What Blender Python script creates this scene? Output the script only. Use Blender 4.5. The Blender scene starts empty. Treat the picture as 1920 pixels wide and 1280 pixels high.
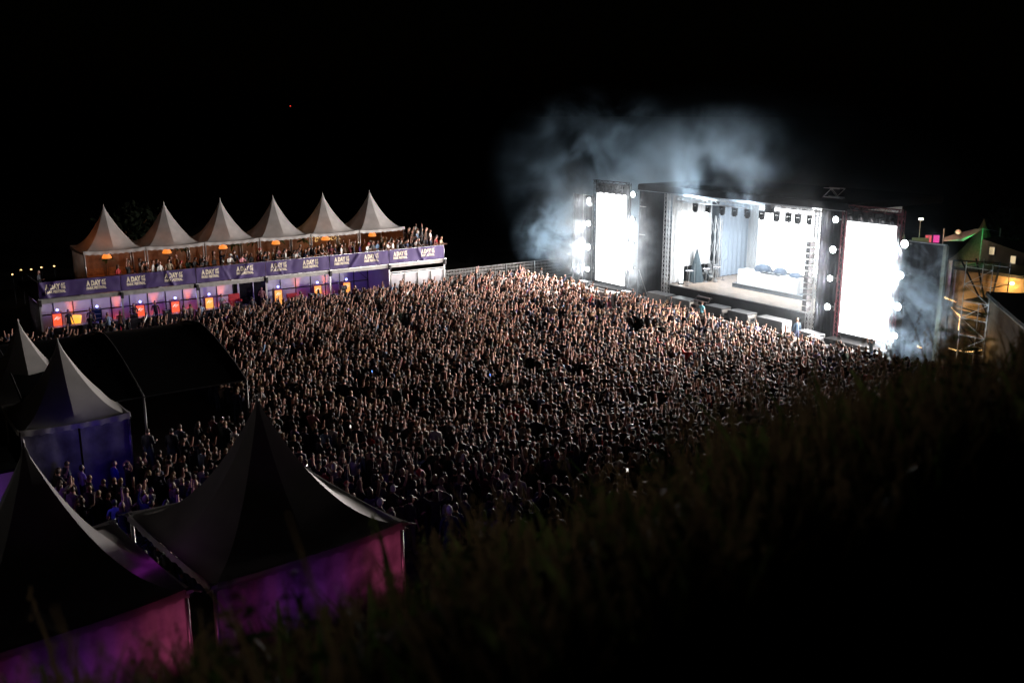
import bpy, math, random
import numpy as np
from mathutils import Vector, Matrix, noise
random.seed(7)
rng = np.random.default_rng(7)
R = math.radians
sc = bpy.context.scene
C = sc.collection

BLINDER_W = 7600; SMOKE_W = 9000; USE_SMOKE = True; SMOKE_K = 1.0
# ------------------------------------------------------------------ camera
cam = bpy.data.cameras.new('camera'); camo = bpy.data.objects.new('camera', cam); C.objects.link(camo)
camo.location = (0, 0, 15.0)
camo.rotation_euler = (math.pi / 2 - 0.236, 0, 0)
cam.sensor_width = 36; cam.lens = 34.30; cam.clip_start = 0.1; cam.clip_end = 3000
cam.dof.use_dof = True; cam.dof.focus_distance = 58; cam.dof.aperture_fstop = 1.2
sc.camera = camo

# ------------------------------------------------------------------ world: a black night sky
w = bpy.data.worlds.new('World'); sc.world = w; w.use_nodes = True
nt = w.node_tree; nt.nodes.clear()
sky = nt.nodes.new('ShaderNodeTexSky'); sky.sky_type = 'NISHITA'; sky.sun_disc = False
sky.sun_elevation = R(2); sky.sun_rotation = R(200)
bg = nt.nodes.new('ShaderNodeBackground'); bg.inputs[1].default_value = 0.0001
wo = nt.nodes.new('ShaderNodeOutputWorld')
nt.links.new(sky.outputs[0], bg.inputs[0]); nt.links.new(bg.outputs[0], wo.inputs[0])

# ------------------------------------------------------------------ exposure and sampling
sc.view_settings.view_transform = 'Standard'; sc.view_settings.look = 'None'
sc.view_settings.exposure = 0.0; sc.view_settings.gamma = 1.0; sc.view_settings.use_curve_mapping = False
sc.render.engine = 'CYCLES'
cy = sc.cycles
cy.use_denoising = True
try: cy.denoiser = 'OPENIMAGEDENOISE'
except Exception: pass
cy.use_light_tree = True
cy.max_bounces = 4; cy.diffuse_bounces = 2; cy.glossy_bounces = 2; cy.transmission_bounces = 3
cy.volume_bounces = 0; cy.transparent_max_bounces = 8
cy.sample_clamp_indirect = 3.0; cy.sample_clamp_direct = 0
cy.caustics_reflective = False; cy.caustics_refractive = False
cy.volume_step_rate = 1.0; cy.volume_max_steps = 96

# ------------------------------------------------------------------ frames of the place
B0 = Vector((-30.04, 60.885, 0)); BR = math.atan2(.5755, .818)      # bar pavilion: x along its front, y to its back
S0 = Vector((12.08, 74.38, 0)); SR = math.atan2(-.824, .566)        # stage: x along its front, y into the stage
def rot2(v, a):
    c, s = math.cos(a), math.sin(a)
    return Vector((v[0]*c - v[1]*s, v[0]*s + v[1]*c, v[2] if len(v) > 2 else 0))
def BP(s, n, z=0): return B0 + rot2((s, n, z), BR)
def SP(s, t, z=0): return S0 + rot2((s, t, z), SR)

def ground_z(x, y):
    wv = .78*(y-4) - .62*x
    if wv <= 0: z = 12.9
    elif wv < 13: z = 12.9 - 9.9*(wv/13)
    elif wv < 32: z = 3.0*(1-(wv-13)/19)**1.4
    else: z = 0
    if wv > 13 and y > 38: z *= max(0, min(1, (52-y)/14))
    return z

# ------------------------------------------------------------------ materials
MATS = {}
def new_mat(name):
    m = bpy.data.materials.new(name); m.use_nodes = True
    return m, m.node_tree, m.node_tree.nodes['Principled BSDF']
def mat(name, col, rough=.6, metal=0, var=.25, scale=6, bump=0, trans=0, spec=.5):
    """a surface with a noise driven variation of its own colour"""
    if name in MATS: return MATS[name]
    m, t, p = new_mat(name)
    tc = t.nodes.new('ShaderNodeTexCoord'); nz = t.nodes.new('ShaderNodeTexNoise')
    nz.inputs['Scale'].default_value = scale; nz.inputs['Detail'].default_value = 5
    t.links.new(tc.outputs['Object'], nz.inputs['Vector'])
    cr = t.nodes.new('ShaderNodeValToRGB')
    cr.color_ramp.elements[0].position = .3; cr.color_ramp.elements[1].position = .7
    cr.color_ramp.elements[0].color = [c*(1-var) for c in col] + [1]
    cr.color_ramp.elements[1].color = [min(1, c*(1+var*.6)) for c in col] + [1]
    t.links.new(nz.outputs['Fac'], cr.inputs[0]); t.links.new(cr.outputs[0], p.inputs['Base Color'])
    p.inputs['Roughness'].default_value = rough; p.inputs['Metallic'].default_value = metal
    p.inputs['Specular IOR Level'].default_value = spec
    if bump:
        b = t.nodes.new('ShaderNodeBump'); b.inputs['Strength'].default_value = bump; b.inputs['Distance'].default_value = .05
        t.links.new(nz.outputs['Fac'], b.inputs['Height']); t.links.new(b.outputs[0], p.inputs['Normal'])
    if trans:
        tr = t.nodes.new('ShaderNodeBsdfTranslucent'); mx = t.nodes.new('ShaderNodeMixShader'); mx.inputs[0].default_value = trans
        t.links.new(cr.outputs[0], tr.inputs[0]); t.links.new(p.outputs[0], mx.inputs[1]); t.links.new(tr.outputs[0], mx.inputs[2])
        t.links.new(mx.outputs[0], t.nodes['Material Output'].inputs[0])
    MATS[name] = m; return m
def emit(name, col, strength, base=(.1, .1, .1)):
    if name in MATS: return MATS[name]
    m, t, p = new_mat(name)
    p.inputs['Base Color'].default_value = (*base, 1)
    p.inputs['Emission Color'].default_value = (*col, 1); p.inputs['Emission Strength'].default_value = strength
    MATS[name] = m; return m
def objcol_mat(name, rough=.8, jitter=.0):
    if name in MATS: return MATS[name]
    m, t, p = new_mat(name)
    oi = t.nodes.new('ShaderNodeObjectInfo'); nz = t.nodes.new('ShaderNodeTexNoise'); nz.inputs['Scale'].default_value = 9
    hv = t.nodes.new('ShaderNodeHueSaturation'); mr = t.nodes.new('ShaderNodeMapRange')
    tc = t.nodes.new('ShaderNodeTexCoord'); t.links.new(tc.outputs['Object'], nz.inputs['Vector'])
    mr.inputs[3].default_value = .75; mr.inputs[4].default_value = 1.2
    t.links.new(nz.outputs['Fac'], mr.inputs[0]); t.links.new(mr.outputs[0], hv.inputs['Value'])
    t.links.new(oi.outputs['Color'], hv.inputs['Color']); t.links.new(hv.outputs[0], p.inputs['Base Color'])
    p.inputs['Roughness'].default_value = rough
    MATS[name] = m; return m
def ramp_mat(name, cols, rough=.7, spec=.4):
    """colour picked per object from a short list"""
    if name in MATS: return MATS[name]
    m, t, p = new_mat(name)
    oi = t.nodes.new('ShaderNodeObjectInfo'); cr = t.nodes.new('ShaderNodeValToRGB'); cr.color_ramp.interpolation = 'CONSTANT'
    while len(cr.color_ramp.elements) < len(cols): cr.color_ramp.elements.new(.5)
    for i, c in enumerate(cols):
        cr.color_ramp.elements[i].position = i/len(cols); cr.color_ramp.elements[i].color = (*c, 1)
    t.links.new(oi.outputs['Random'], cr.inputs[0]); t.links.new(cr.outputs[0], p.inputs['Base Color'])
    p.inputs['Roughness'].default_value = rough; p.inputs['Specular IOR Level'].default_value = spec
    MATS[name] = m; return m

# ------------------------------------------------------------------ mesh helper
class MB:
    def __init__(s): s.v = []; s.f = []; s.m = []
    def add(s, vs, fs, mi=0):
        o = len(s.v); s.v += [tuple(v) for v in vs]
        for f in fs: s.f.append(tuple(i+o for i in f)); s.m.append(mi)
        return s
    def box(s, c, d, mi=0, rz=0, rx=0, ry=0):
        x, y, z = d[0]/2, d[1]/2, d[2]/2
        M = Matrix.Rotation(rz, 3, 'Z') @ Matrix.Rotation(ry, 3, 'Y') @ Matrix.Rotation(rx, 3, 'X')
        vs = [Vector(c) + M @ Vector((a*x, b*y, e*z)) for e in (-1, 1) for a, b in ((-1, -1), (1, -1), (1, 1), (-1, 1))]
        return s.add(vs, [(3, 2, 1, 0), (4, 5, 6, 7), (0, 1, 5, 4), (1, 2, 6, 5), (2, 3, 7, 6), (3, 0, 4, 7)], mi)
    def tube(s, pts, r, n=6, mi=0, caps=True):
        pts = [Vector(p) for p in pts]; rs = r if isinstance(r, (list, tuple)) else [r]*len(pts)
        vs = []; fs = []
        for i, p in enumerate(pts):
            t = (pts[min(i+1, len(pts)-1)] - pts[max(i-1, 0)])
            if t.length < 1e-9: t = Vector((0, 0, 1))
            t.normalize(); a = t.cross(Vector((0, 0, 1)))
            if a.length < .01: a = t.cross(Vector((1, 0, 0)))
            a.normalize(); b = t.cross(a)
            for k in range(n):
                q = 2*math.pi*k/n + (math.pi/4 if n == 4 else 0); vs.append(p + (a*math.cos(q) + b*math.sin(q))*rs[i])
        for i in range(len(pts)-1):
            for k in range(n):
                fs.append((i*n+k, i*n+(k+1) % n, (i+1)*n+(k+1) % n, (i+1)*n+k))
        if caps: fs += [tuple(range(n-1, -1, -1)), tuple((len(pts)-1)*n+k for k in range(n))]
        return s.add(vs, fs, mi)
    def lathe(s, prof, n=16, c=(0, 0, 0), mi=0):
        vs = [(c[0]+r*math.cos(2*math.pi*k/n), c[1]+r*math.sin(2*math.pi*k/n), c[2]+z) for r, z in prof for k in range(n)]
        fs = [(i*n+k, i*n+(k+1) % n, (i+1)*n+(k+1) % n, (i+1)*n+k) for i in range(len(prof)-1) for k in range(n)]
        return s.add(vs, fs, mi)
    def truss(s, a, b, w=.3, r=.022, step=None, mi=0, up=(0, 0, 1)):
        a = Vector(a); b = Vector(b); t = (b-a); L = t.length; t.normalize()
        x = t.cross(Vector(up))
        if x.length < .01: x = t.cross(Vector((1, 0, 0)))
        x.normalize(); y = t.cross(x); h = w/2
        cs = [x*h+y*h, x*h-y*h, -x*h-y*h, -x*h+y*h]
        for c in cs: s.tube([a+c, b+c], r, 4, mi, False)
        k = max(1, round(L/(step or w*1.25)))
        for i in range(k):
            p = a+t*(L*i/k); q = a+t*(L*(i+1)/k)
            for j in range(4):
                c0, c1 = cs[j], cs[(j+1) % 4]
                if i % 2: c0, c1 = c1, c0
                s.tube([p+c0, q+c1], r*.6, 4, mi, False)
        return s
    def mesh(s, name, mats, smooth=False):
        me = bpy.data.meshes.new(name); me.from_pydata(s.v, [], s.f); me.update()
        for m in (mats if isinstance(mats, (list, tuple)) else [mats]): me.materials.append(m)
        me.polygons.foreach_set('material_index', s.m)
        if smooth: me.polygons.foreach_set('use_smooth', [True]*len(s.f))
        return me
def ob(name, me, parent=None, loc=(0, 0, 0), rz=0, label=None, cat=None, group=None, kind=None):
    if isinstance(me, tuple): me = me[0].mesh(name, me[1], me[2] if len(me) > 2 else False)
    o = bpy.data.objects.new(name, me); C.objects.link(o); o.location = loc; o.rotation_euler = (0, 0, rz)
    if parent: o.parent = parent
    tag(o, label, cat, group, kind)
    return o
def tag(o, label=None, cat=None, group=None, kind=None):
    for k, v in (('label', label), ('category', cat), ('group', group), ('kind', kind)):
        if v: o[k] = v
    return o
def thing(name, label, cat, loc, rz=0, group=None):
    return ob(name, None, None, loc, rz, label, cat, group)
def copy_tree(o, parent=None, depth=0):
    c = o.copy(); C.objects.link(c); c.parent = parent
    for ch in list(o.children): copy_tree(ch, c)
    return c
def lamp(kind, name, parent, loc, power, col, target=None, **kw):
    l = bpy.data.lights.new(name, kind); l.energy = power; l.color = col
    for k, v in kw.items(): setattr(l, k, v)
    o = bpy.data.objects.new(name, l); C.objects.link(o); o.location = loc
    if parent: o.parent = parent
    if target is not None:
        o.rotation_euler = (Vector(target)-Vector(loc)).to_track_quat('-Z', 'Y').to_euler()
    return o
# ------------------------------------------------------------------ people
SKIN = ramp_mat('skin', [(.43, .22, .165), (.36, .18, .13), (.47, .26, .20), (.25, .12, .085), (.39, .20, .15), (.16, .085, .06)], .55)
PANTS = ramp_mat('trousers', [(.015, .017, .025), (.03, .04, .08), (.012, .012, .013), (.05, .07, .12), (.10, .09, .07), (.02, .02, .03)], .85)
SHOE = ramp_mat('shoes', [(.5, .5, .48), (.03, .03, .03), (.25, .22, .2)], .6)
SHIRT = objcol_mat('shirt', .85); HAIR = objcol_mat('hair', .5)
EYE = mat('eye', (.03, .02, .02), .3, var=.1); LIP = mat('lips', (.35, .12, .1), .5, var=.1)

def skeleton(pose):
    """joints: name -> (position, radius_x, radius_y); facing +y, 1.75 m tall"""
    J = {'pelvis': ((0, 0, .97), .17, .115), 'waist': ((0, 0, 1.12), .155, .105), 'chest': ((0, .01, 1.31), .185, .12),
         'collar': ((0, 0, 1.43), .10, .075), 'neck': ((0, .01, 1.51), .055, .055), 'skull': ((0, .02, 1.58), .06, .06)}
    E = [('pelvis', 'waist'), ('waist', 'chest'), ('chest', 'collar'), ('collar', 'neck'), ('neck', 'skull')]
    st = pose.get('stance', .1)
    for s, n in ((-1, 'l'), (1, 'r')):
        fy = pose.get('step', 0)*s
        J['hip'+n] = ((s*.09, 0, .90), .095, .1); J['knee'+n] = ((s*(.09+st*.4), .03+fy*.5, .50), .07, .072)
        J['ankle'+n] = ((s*(.09+st*.6), fy, .09), .052, .055); J['toe'+n] = ((s*(.1+st*.7), fy+.16, .035), .04, .03)
        E += [('pelvis', 'hip'+n), ('hip'+n, 'knee'+n), ('knee'+n, 'ankle'+n), ('ankle'+n, 'toe'+n)]
        a = Vector((s*.185, 0, 1.42)); J['shoulder'+n] = (tuple(a), .062, .062)
        up, fo = pose['arm'+n]
        up = Vector((up[0]*s, up[1], up[2])).normalized(); fo = Vector((fo[0]*s, fo[1], fo[2])).normalized()
        e = a+up*.29; wv = e+fo*.25; h = wv+fo*.08
        J['elbow'+n] = (tuple(e), .043, .043); J['wrist'+n] = (tuple(wv), .029, .029); J['hand'+n] = (tuple(h), .036, .022)
        E += [('collar', 'shoulder'+n), ('shoulder'+n, 'elbow'+n), ('elbow'+n, 'wrist'+n), ('wrist'+n, 'hand'+n)]
    lean = pose.get('lean', 0)
    if lean:
        for k, (p, a, b) in J.items():
            if p[2] > .95: q = p[2]-.95; J[k] = ((p[0], p[1]+math.sin(lean)*q, .95+math.cos(lean)*q), a, b)
    return J, E

DN, FW, UP = (.25, .05, -1), (.1, 1, .1), (.2, .15, 1)
POSES = {
 'standing with arms down': dict(arml=(DN, (.1, .3, -1)), armr=(DN, (.1, .3, -1)), stance=.1),
 'with both arms raised': dict(arml=((.45, .25, 1), (.05, .15, 1)), armr=((.45, .2, 1), (.1, .1, 1)), stance=.15),
 'with one arm raised high': dict(arml=(DN, (-.2, .8, -.2)), armr=((.3, .35, 1), (.0, .25, 1)), stance=.1),
 'with a bent arm raised': dict(arml=((.5, .5, .6), (-.2, .2, 1)), armr=(DN, (.1, .5, -.8)), stance=.12),
 'clapping in front of the chest': dict(arml=((.35, .5, -.8), (-.75, 1, .5)), armr=((.35, .5, -.8), (-.75, 1, .5)), stance=.1),
 'holding a phone up': dict(arml=(DN, (-.1, .5, -.6)), armr=((.15, .9, .25), (-.25, .35, 1)), stance=.08),
 'holding a drink': dict(arml=(DN, (.1, .2, -1)), armr=((.2, .1, -1), (-.2, 1, .25)), stance=.1),
 'with hands clasped over the head': dict(arml=((.8, .1, .7), (-.9, .1, .5)), armr=((.8, .1, .7), (-.9, .1, .5)), stance=.1),
 'leaning on the rail': dict(arml=((.2, .6, -.8), (-.3, 1, 0)), armr=((.2, .6, -.8), (-.3, 1, 0)), stance=.12, lean=.25),
 'with an arm stretched forward': dict(arml=(DN, (.1, .4, -.9)), armr=((.1, 1, .35), (0, 1, .45)), stance=.12, step=.05),
}
PN = list(POSES)

def skin_body(J, E, sub):
    names = list(J); idx = {n: i for i, n in enumerate(names)}
    me = bpy.data.meshes.new('body_source'); me.from_pydata([J[n][0] for n in names], [(idx[a], idx[b]) for a, b in E], [])
    o = bpy.data.objects.new('body_source', me); C.objects.link(o)
    sk = o.modifiers.new('skin', 'SKIN'); sk.branch_smoothing = .4
    for n in names:
        d = me.skin_vertices[0].data[idx[n]]; d.radius = (J[n][1], J[n][2]); d.use_root = (n == 'pelvis')
    if sub: su = o.modifiers.new('sub', 'SUBSURF'); su.levels = 1
    e = bpy.data.meshes.new_from_object(o.evaluated_get(bpy.context.evaluated_depsgraph_get()))
    V = [v.co.copy() for v in e.vertices]; Fs = [tuple(p.vertices) for p in e.polygons]
    bpy.data.objects.remove(o); bpy.data.meshes.remove(me); bpy.data.meshes.remove(e)
    return V, Fs
def segdist(p, a, b):
    ab = b-a; t = max(0, min(1, (p-a).dot(ab)/max(ab.length_squared, 1e-9))); return (p-a-ab*t).length, t
def classify(V, Fs, J, E, sleeves):
    """0 skin 1 shirt 2 trousers 4 shoe, by the nearest bone"""
    out = []
    for f in Fs:
        c = sum((V[i] for i in f), Vector())/len(f); best = (9, None, 0)
        for a, b in E:
            d, t = segdist(c, Vector(J[a][0]), Vector(J[b][0])); d -= (J[a][1]*(1-t)+J[b][1]*t)
            if d < best[0]: best = (d, (a, b), t)
        a, b = best[1]; t = best[2]
        if b[:3] in ('toe',): m = 4
        elif b[:3] in ('hip', 'kne', 'ank'): m = 2 if c.z < .98 else 1
        elif b in ('neck',): m = 0 if t > .35 else 1
        elif b == 'skull': m = 0
        elif b[:5] == 'elbow': m = 1 if (sleeves or t < .62) else 0
        elif b[:5] == 'wrist': m = 1 if sleeves and t < .85 else 0
        elif b[:4] == 'hand': m = 0
        else: m = 1 if c.z > .96 else 2
        out.append(m)
    return out
def head_geo(J, seg, ring, hairless=True):
    """egg shaped skull with face, hair tones on crown and nape when the hair is not a child"""
    b = Vector(J['skull'][0]); c = b+Vector((0, .012, .07)); V = []; Fs = []; M = []
    for i in range(ring+1):
        th = math.pi*i/ring
        for k in range(seg):
            ph = 2*math.pi*k/seg; x = math.sin(th)*math.cos(ph); y = math.sin(th)*math.sin(ph); z = math.cos(th)
            sx = .076*(1-.18*max(0, -z)); sy = .094*(1-.10*max(0, -z)); p = Vector((x*sx, y*sy, z*.118))
            if seg > 10 and y > .9 and abs(z+.1) < .3 and abs(x) < .2: p.y += .022
            if seg > 10 and y > .75 and abs(z-.12) < .12 and .25 < abs(x) < .5: p.y -= .008
            V.append(c+p)
    for i in range(ring):
        for k in range(seg):
            f = (i*seg+k, (i+1)*seg+k, (i+1)*seg+(k+1) % seg, i*seg+(k+1) % seg)
            q = sum((V[j] for j in f), Vector())/4-c; Fs.append(f)
            if hairless:
                m = 0
                if seg > 10 and q.y > .05 and abs(q.z-.015) < .010 and .02 < abs(q.x) < .045: m = 5
                if seg > 10 and q.y > .06 and abs(q.z+.055) < .012 and abs(q.x) < .025: m = 6
            else: m = 3 if (q.y < .035 and q.z > -.06) or q.z > .055 else 0
            M.append(m)
    return V, Fs, M
def hand_geo(J):
    """five short tapered fingers on each hand, slightly curled"""
    V = []; Fs = []
    for s, n in ((-1, 'l'), (1, 'r')):
        wv = Vector(J['wrist'+n][0]); h = Vector(J['hand'+n][0]); d = (h-wv).normalized()
        side = d.cross(Vector((0, 1, 0)) if abs(d.y) < .8 else Vector((0, 0, 1))).normalized(); nrm = d.cross(side)
        for k, (off, L) in enumerate(((-.028, .066), (-.01, .078), (.01, .073), (.027, .058), (.04, .05))):
            if k < 4: p0 = h+side*off+d*.005; dir1 = (d+side*off*4).normalized()
            else: p0 = wv+d*.03+side*.02; dir1 = (d*.6+side).normalized()
            p1 = p0+dir1*L*.5; p2 = p1+(dir1+nrm*.45).normalized()*L*.5; o = len(V)
            for p, r in ((p0, .0095), (p1, .0085), (p2, .006)):
                for q in range(4):
                    an = math.pi/2*q+.78; V.append(p+(side*math.cos(an)+nrm*math.sin(an))*r)
            for i in range(2):
                for q in range(4): Fs.append((o+i*4+q, o+i*4+(q+1) % 4, o+i*4+4+(q+1) % 4, o+i*4+4+q))
            Fs.append((o+8, o+9, o+10, o+11))
    return V, Fs
def ears(J):
    c = Vector(J['skull'][0])+Vector((0, .005, .07)); m = MB()
    for s in (-1, 1): m.box((c.x+s*.077, c.y, c.z), (.014, .035, .055), 0)
    return [Vector(v) for v in m.v], m.f

def near_mesh(pose, sleeves):
    J, E = skeleton(POSES[pose]); V, Fs = skin_body(J, E, True); M = classify(V, Fs, J, E, sleeves)
    for VV, FF, MM in (head_geo(J, 16, 12), (*hand_geo(J), None), (*ears(J), None)):
        o = len(V); V += VV; Fs += [tuple(i+o for i in f) for f in FF]; M += MM or [0]*len(FF)
    me = bpy.data.meshes.new('person'); me.from_pydata([tuple(v) for v in V], [], Fs); me.update()
    for m in (SKIN, SHIRT, PANTS, HAIR, SHOE, EYE, LIP): me.materials.append(m)
    me.polygons.foreach_set('material_index', M); me.polygons.foreach_set('use_smooth', [True]*len(Fs))
    return me, J
def hair_mesh(style, lean=0):
    """cap of hair on the standard head; origin at the feet like the body's"""
    m = MB(); c = Vector((0, .03, 1.655)); seg, ring = 14, 9
    low = {'short': -.035, 'long': -.06, 'bun': -.05, 'curly': -.05, 'cap': 0, 'bald': 0}[style]
    V = []; ks = {'short': 1.12, 'long': 1.18, 'bun': 1.1, 'curly': 1.42, 'cap': 1.18}[style]
    for i in range(ring+1):
        th = math.pi*.66*i/ring
        for k in range(seg):
            ph = 2*math.pi*k/seg; x = math.sin(th)*math.cos(ph); y = math.sin(th)*math.sin(ph); z = math.cos(th)
            j = 1+.05*noise.noise(Vector((x*5, y*5, z*5)))*(3 if style == 'curly' else 1)
            front = y > .35 and z < .55
            k2 = .9 if front else ks*j
            V.append(c+Vector((x*.078*k2, (y*.094-.006)*k2, z*.118*(ks if not front else .95)*j)))
    Fs = [(i*seg+k, (i+1)*seg+k, (i+1)*seg+(k+1) % seg, i*seg+(k+1) % seg) for i in range(ring) for k in range(seg)]
    m.add(V, Fs)
    if style == 'long':
        n = 7; V = []; Fs = []
        for i in range(6):
            z = 1.66-.075*i; wd = .082+.008*i if i < 4 else .1-.03*(i-3)
            for k in range(n):
                a = math.pi*(1.0+k/(n-1)); V.append((math.cos(a)*wd*1.05, .02+math.sin(a)*(.1-.005*i)+.006*noise.noise(Vector((k, i, 3.))), z))
        Fs = [(i*n+k, i*n+k+1, (i+1)*n+k+1, (i+1)*n+k) for i in range(5) for k in range(n-1)]
        m.add(V, Fs)
    if style == 'bun': m.lathe([(0, -.04), (.035, -.02), (.042, .01), (.025, .04), (0, .045)], 8, (0, -.06, 1.76))
    if style == 'cap': m.add([(-.06, .1, 1.70), (.06, .1, 1.70), (.055, .19, 1.685), (-.055, .19, 1.685), (-.06, .1, 1.685), (.06, .1, 1.685), (.055, .19, 1.675), (-.055, .19, 1.675)], [(0, 1, 2, 3), (7, 6, 5, 4), (3, 2, 6, 7), (0, 3, 7, 4), (1, 5, 6, 2)])
    if lean:
        m.v = [(x, y+math.sin(lean)*(z-.95), .95+math.cos(lean)*(z-.95)) if z > .95 else (x, y, z) for x, y, z in m.v]
    return m.mesh('hair', HAIR, True)

NEAR = {}; HAIRM = {}
def person(pose, sleeves, shirt, hairstyle, haircol, loc, facing, label, group, scale=1.0):
    """facing is the heading of the body's +y axis, as a rotation about z"""
    key = (pose, sleeves)
    if key not in NEAR: NEAR[key] = near_mesh(pose, sleeves)[0]
    lean = POSES[pose].get('lean', 0)
    o = bpy.data.objects.new('person', NEAR[key]); C.objects.link(o); o.location = loc; o.rotation_euler = (0, 0, facing)
    o.scale = (scale, scale, scale); o.color = (*shirt, 1); tag(o, label, 'person', group)
    if hairstyle != 'bald':
        k = (hairstyle, lean)
        if k not in HAIRM: HAIRM[k] = hair_mesh(hairstyle, lean)
        h = bpy.data.objects.new('cap' if hairstyle == 'cap' else 'hair', HAIRM[k]); C.objects.link(h); h.parent = o; h.color = (*haircol, 1)
    return o

def far_variants():
    out = []
    for pose in PN[:8]+['with both arms raised', 'with one arm raised high', 'with a bent arm raised']:
        J, E = skeleton(POSES[pose]); V, Fs = skin_body(J, E, False); M = classify(V, Fs, J, E, len(out) % 3 == 0)
        HV, HF, HM = head_geo(J, 8, 6, False)
        o = len(V); V = V+HV; Fs = Fs+[tuple(i+o for i in f) for f in HF]; M = M+HM
        if len(out) % 2:      # long hair down the back
            m = MB().tube([(0, -.02, 1.68), (0, -.075, 1.56), (0, -.09, 1.42), (0, -.08, 1.34)], [.07, .075, .06, .03], 6)
            o = len(V); V = V+[Vector(v) for v in m.v]; Fs = Fs+[tuple(i+o for i in f) for f in m.f]; M = M+[3]*len(m.f)
        tris = []; tm = []
        for f, mm in zip(Fs, M):
            for k in range(1, len(f)-1): tris.append((f[0], f[k], f[k+1])); tm.append(mm)
        out.append((np.array([tuple(v) for v in V]), np.array(tris), np.array(tm)))
    return out

HAIRC = [('dark', (.012, .009, .007)), ('brown', (.05, .028, .015)), ('blond', (.27, .18, .095)), ('light brown', (.14, .085, .045)), ('black', (.006, .006, .007))]
SHIRTC = [('black', (.012, .012, .014)), ('navy', (.015, .022, .06)), ('white', (.62, .62, .6)), ('dark grey', (.05, .05, .055)), ('grey', (.2, .2, .2)),
          ('burgundy', (.11, .012, .02)), ('dark green', (.02, .05, .03)), ('beige', (.38, .3, .21)), ('red', (.4, .03, .03)), ('light blue', (.2, .32, .5)),
          ('brown', (.09, .05, .03)), ('purple', (.1, .04, .2)), ('pink', (.5, .2, .25))]
SHIRTW = [.42, .15, .055, .14, .05, .025, .04, .025, .01, .02, .045, .012, .006]

def crowd_mass(name, pts, faces, label):
    """the part of the crowd beyond the individual people: one mesh"""
    var = far_variants(); Vs = []; Ts = []; Cs = []; off = 0
    skins = np.array([(.43, .22, .165), (.36, .18, .13), (.47, .26, .20), (.25, .12, .085), (.39, .20, .15), (.16, .085, .06)])
    hairs = np.array([h[1] for h in HAIRC]); shirts = np.array([s[1] for s in SHIRTC]); sw = np.array(SHIRTW)/sum(SHIRTW)
    pants = np.array([(.015, .017, .025), (.03, .04, .08), (.012, .012, .013), (.05, .07, .12)])
    for (x, y, z, up), fa in zip(pts, faces):
        k = rng.choice([1, 2, 3, 3, 9, 10, 10]) if rng.random() < up else rng.choice([0, 4, 5, 6, 0, 0])
        V, T, M = var[k]; s = rng.uniform(.93, 1.09); c, sn = math.cos(fa), math.sin(fa)
        W = np.empty_like(V); W[:, 0] = (V[:, 0]*c-V[:, 1]*sn)*s+x; W[:, 1] = (V[:, 0]*sn+V[:, 1]*c)*s+y; W[:, 2] = V[:, 2]*s+z
        pal = np.array([skins[rng.choice(6, p=[.26, .2, .24, .08, .17, .05])], shirts[rng.choice(len(shirts), p=sw)], pants[rng.integers(4)], hairs[rng.choice(5, p=[.3, .28, .17, .15, .1])], (.1, .1, .1)])
        Vs.append(W); Ts.append(T+off); Cs.append(pal[M]); off += len(V)
    V = np.concatenate(Vs); T = np.concatenate(Ts); Cc = np.concatenate(Cs)
    me = bpy.data.meshes.new(name); me.vertices.add(len(V)); me.vertices.foreach_set('co', V.ravel().astype(np.float32))
    me.loops.add(len(T)*3); me.loops.foreach_set('vertex_index', T.ravel().astype(np.int32))
    me.polygons.add(len(T)); me.polygons.foreach_set('loop_start', np.arange(0, len(T)*3, 3, dtype=np.int32))
    me.polygons.foreach_set('use_smooth', np.ones(len(T), dtype=bool)); me.update(calc_edges=True)
    at = me.attributes.new('tint', 'FLOAT_COLOR', 'FACE'); at.data.foreach_set('color', np.c_[Cc, np.ones(len(Cc))].ravel().astype(np.float32))
    m, t, p = new_mat('crowd'); a = t.nodes.new('ShaderNodeAttribute'); a.attribute_name = 'tint'
    t.links.new(a.outputs['Color'], p.inputs['Base Color']); p.inputs['Roughness'].default_value = .62; me.materials.append(m)
    return ob(name, me, kind='stuff', label=label)
# ================================================================== THE SETTING
M_ground = mat('trampled_ground', (.05, .042, .032), .95, var=.5, scale=.8, bump=.6)
M_hill = mat('hill_soil', (.028, .022, .014), 1, var=.6, scale=2.5, bump=.8)
M_black = mat('black_fabric', (.018, .019, .021), .8, var=.3, scale=3)
M_blackm = mat('black_metal', (.03, .03, .033), .45, .6, var=.3)
M_alu = mat('aluminium', (.55, .56, .57), .38, .85, var=.2, scale=4)
M_steel = mat('galvanised_steel', (.42, .43, .43), .5, .6, var=.3, scale=5)
M_pvc = mat('white_tent_fabric', (.43, .425, .42), .55, var=.16, scale=1.5, trans=.22)
M_pvc_dull = mat('grey_tent_fabric', (.42, .41, .40), .4, var=.15, scale=1.2, trans=.12)
M_roofblack = mat('matt_black_cover', (.005, .005, .006), .95, var=.3, spec=.05)
M_sidewall = mat('opaque_side_wall', (.42, .40, .42), .55, var=.75, scale=1.1, bump=.5)  # strong mottling paints blotchy light leaks of the fabric into its colour
M_pvc_dark = mat('black_tent_fabric', (.004, .004, .0045), .7, var=.3, scale=1, spec=.1)
M_wall = mat('white_wall_panel', (.50, .49, .53), .5, var=.12, scale=1.5)
M_beam = mat('grey_beam', (.30, .30, .29), .5, .2, var=.25, scale=3)
M_wood = mat('stage_plywood', (.30, .235, .19), .35, var=.35, scale=2.2, bump=.05)
M_bench = mat('bench_wood', (.32, .15, .06), .6, var=.35, scale=5)
M_drape = mat('white_drape', (.62, .62, .62), .8, var=.1, scale=2, trans=.15)
M_brown = mat('brown_curtain', (.26, .13, .07), .8, var=.3, scale=3)
M_leaf = mat('leaf', (.05, .095, .025), .6, var=.5, scale=5, trans=.3)
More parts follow.
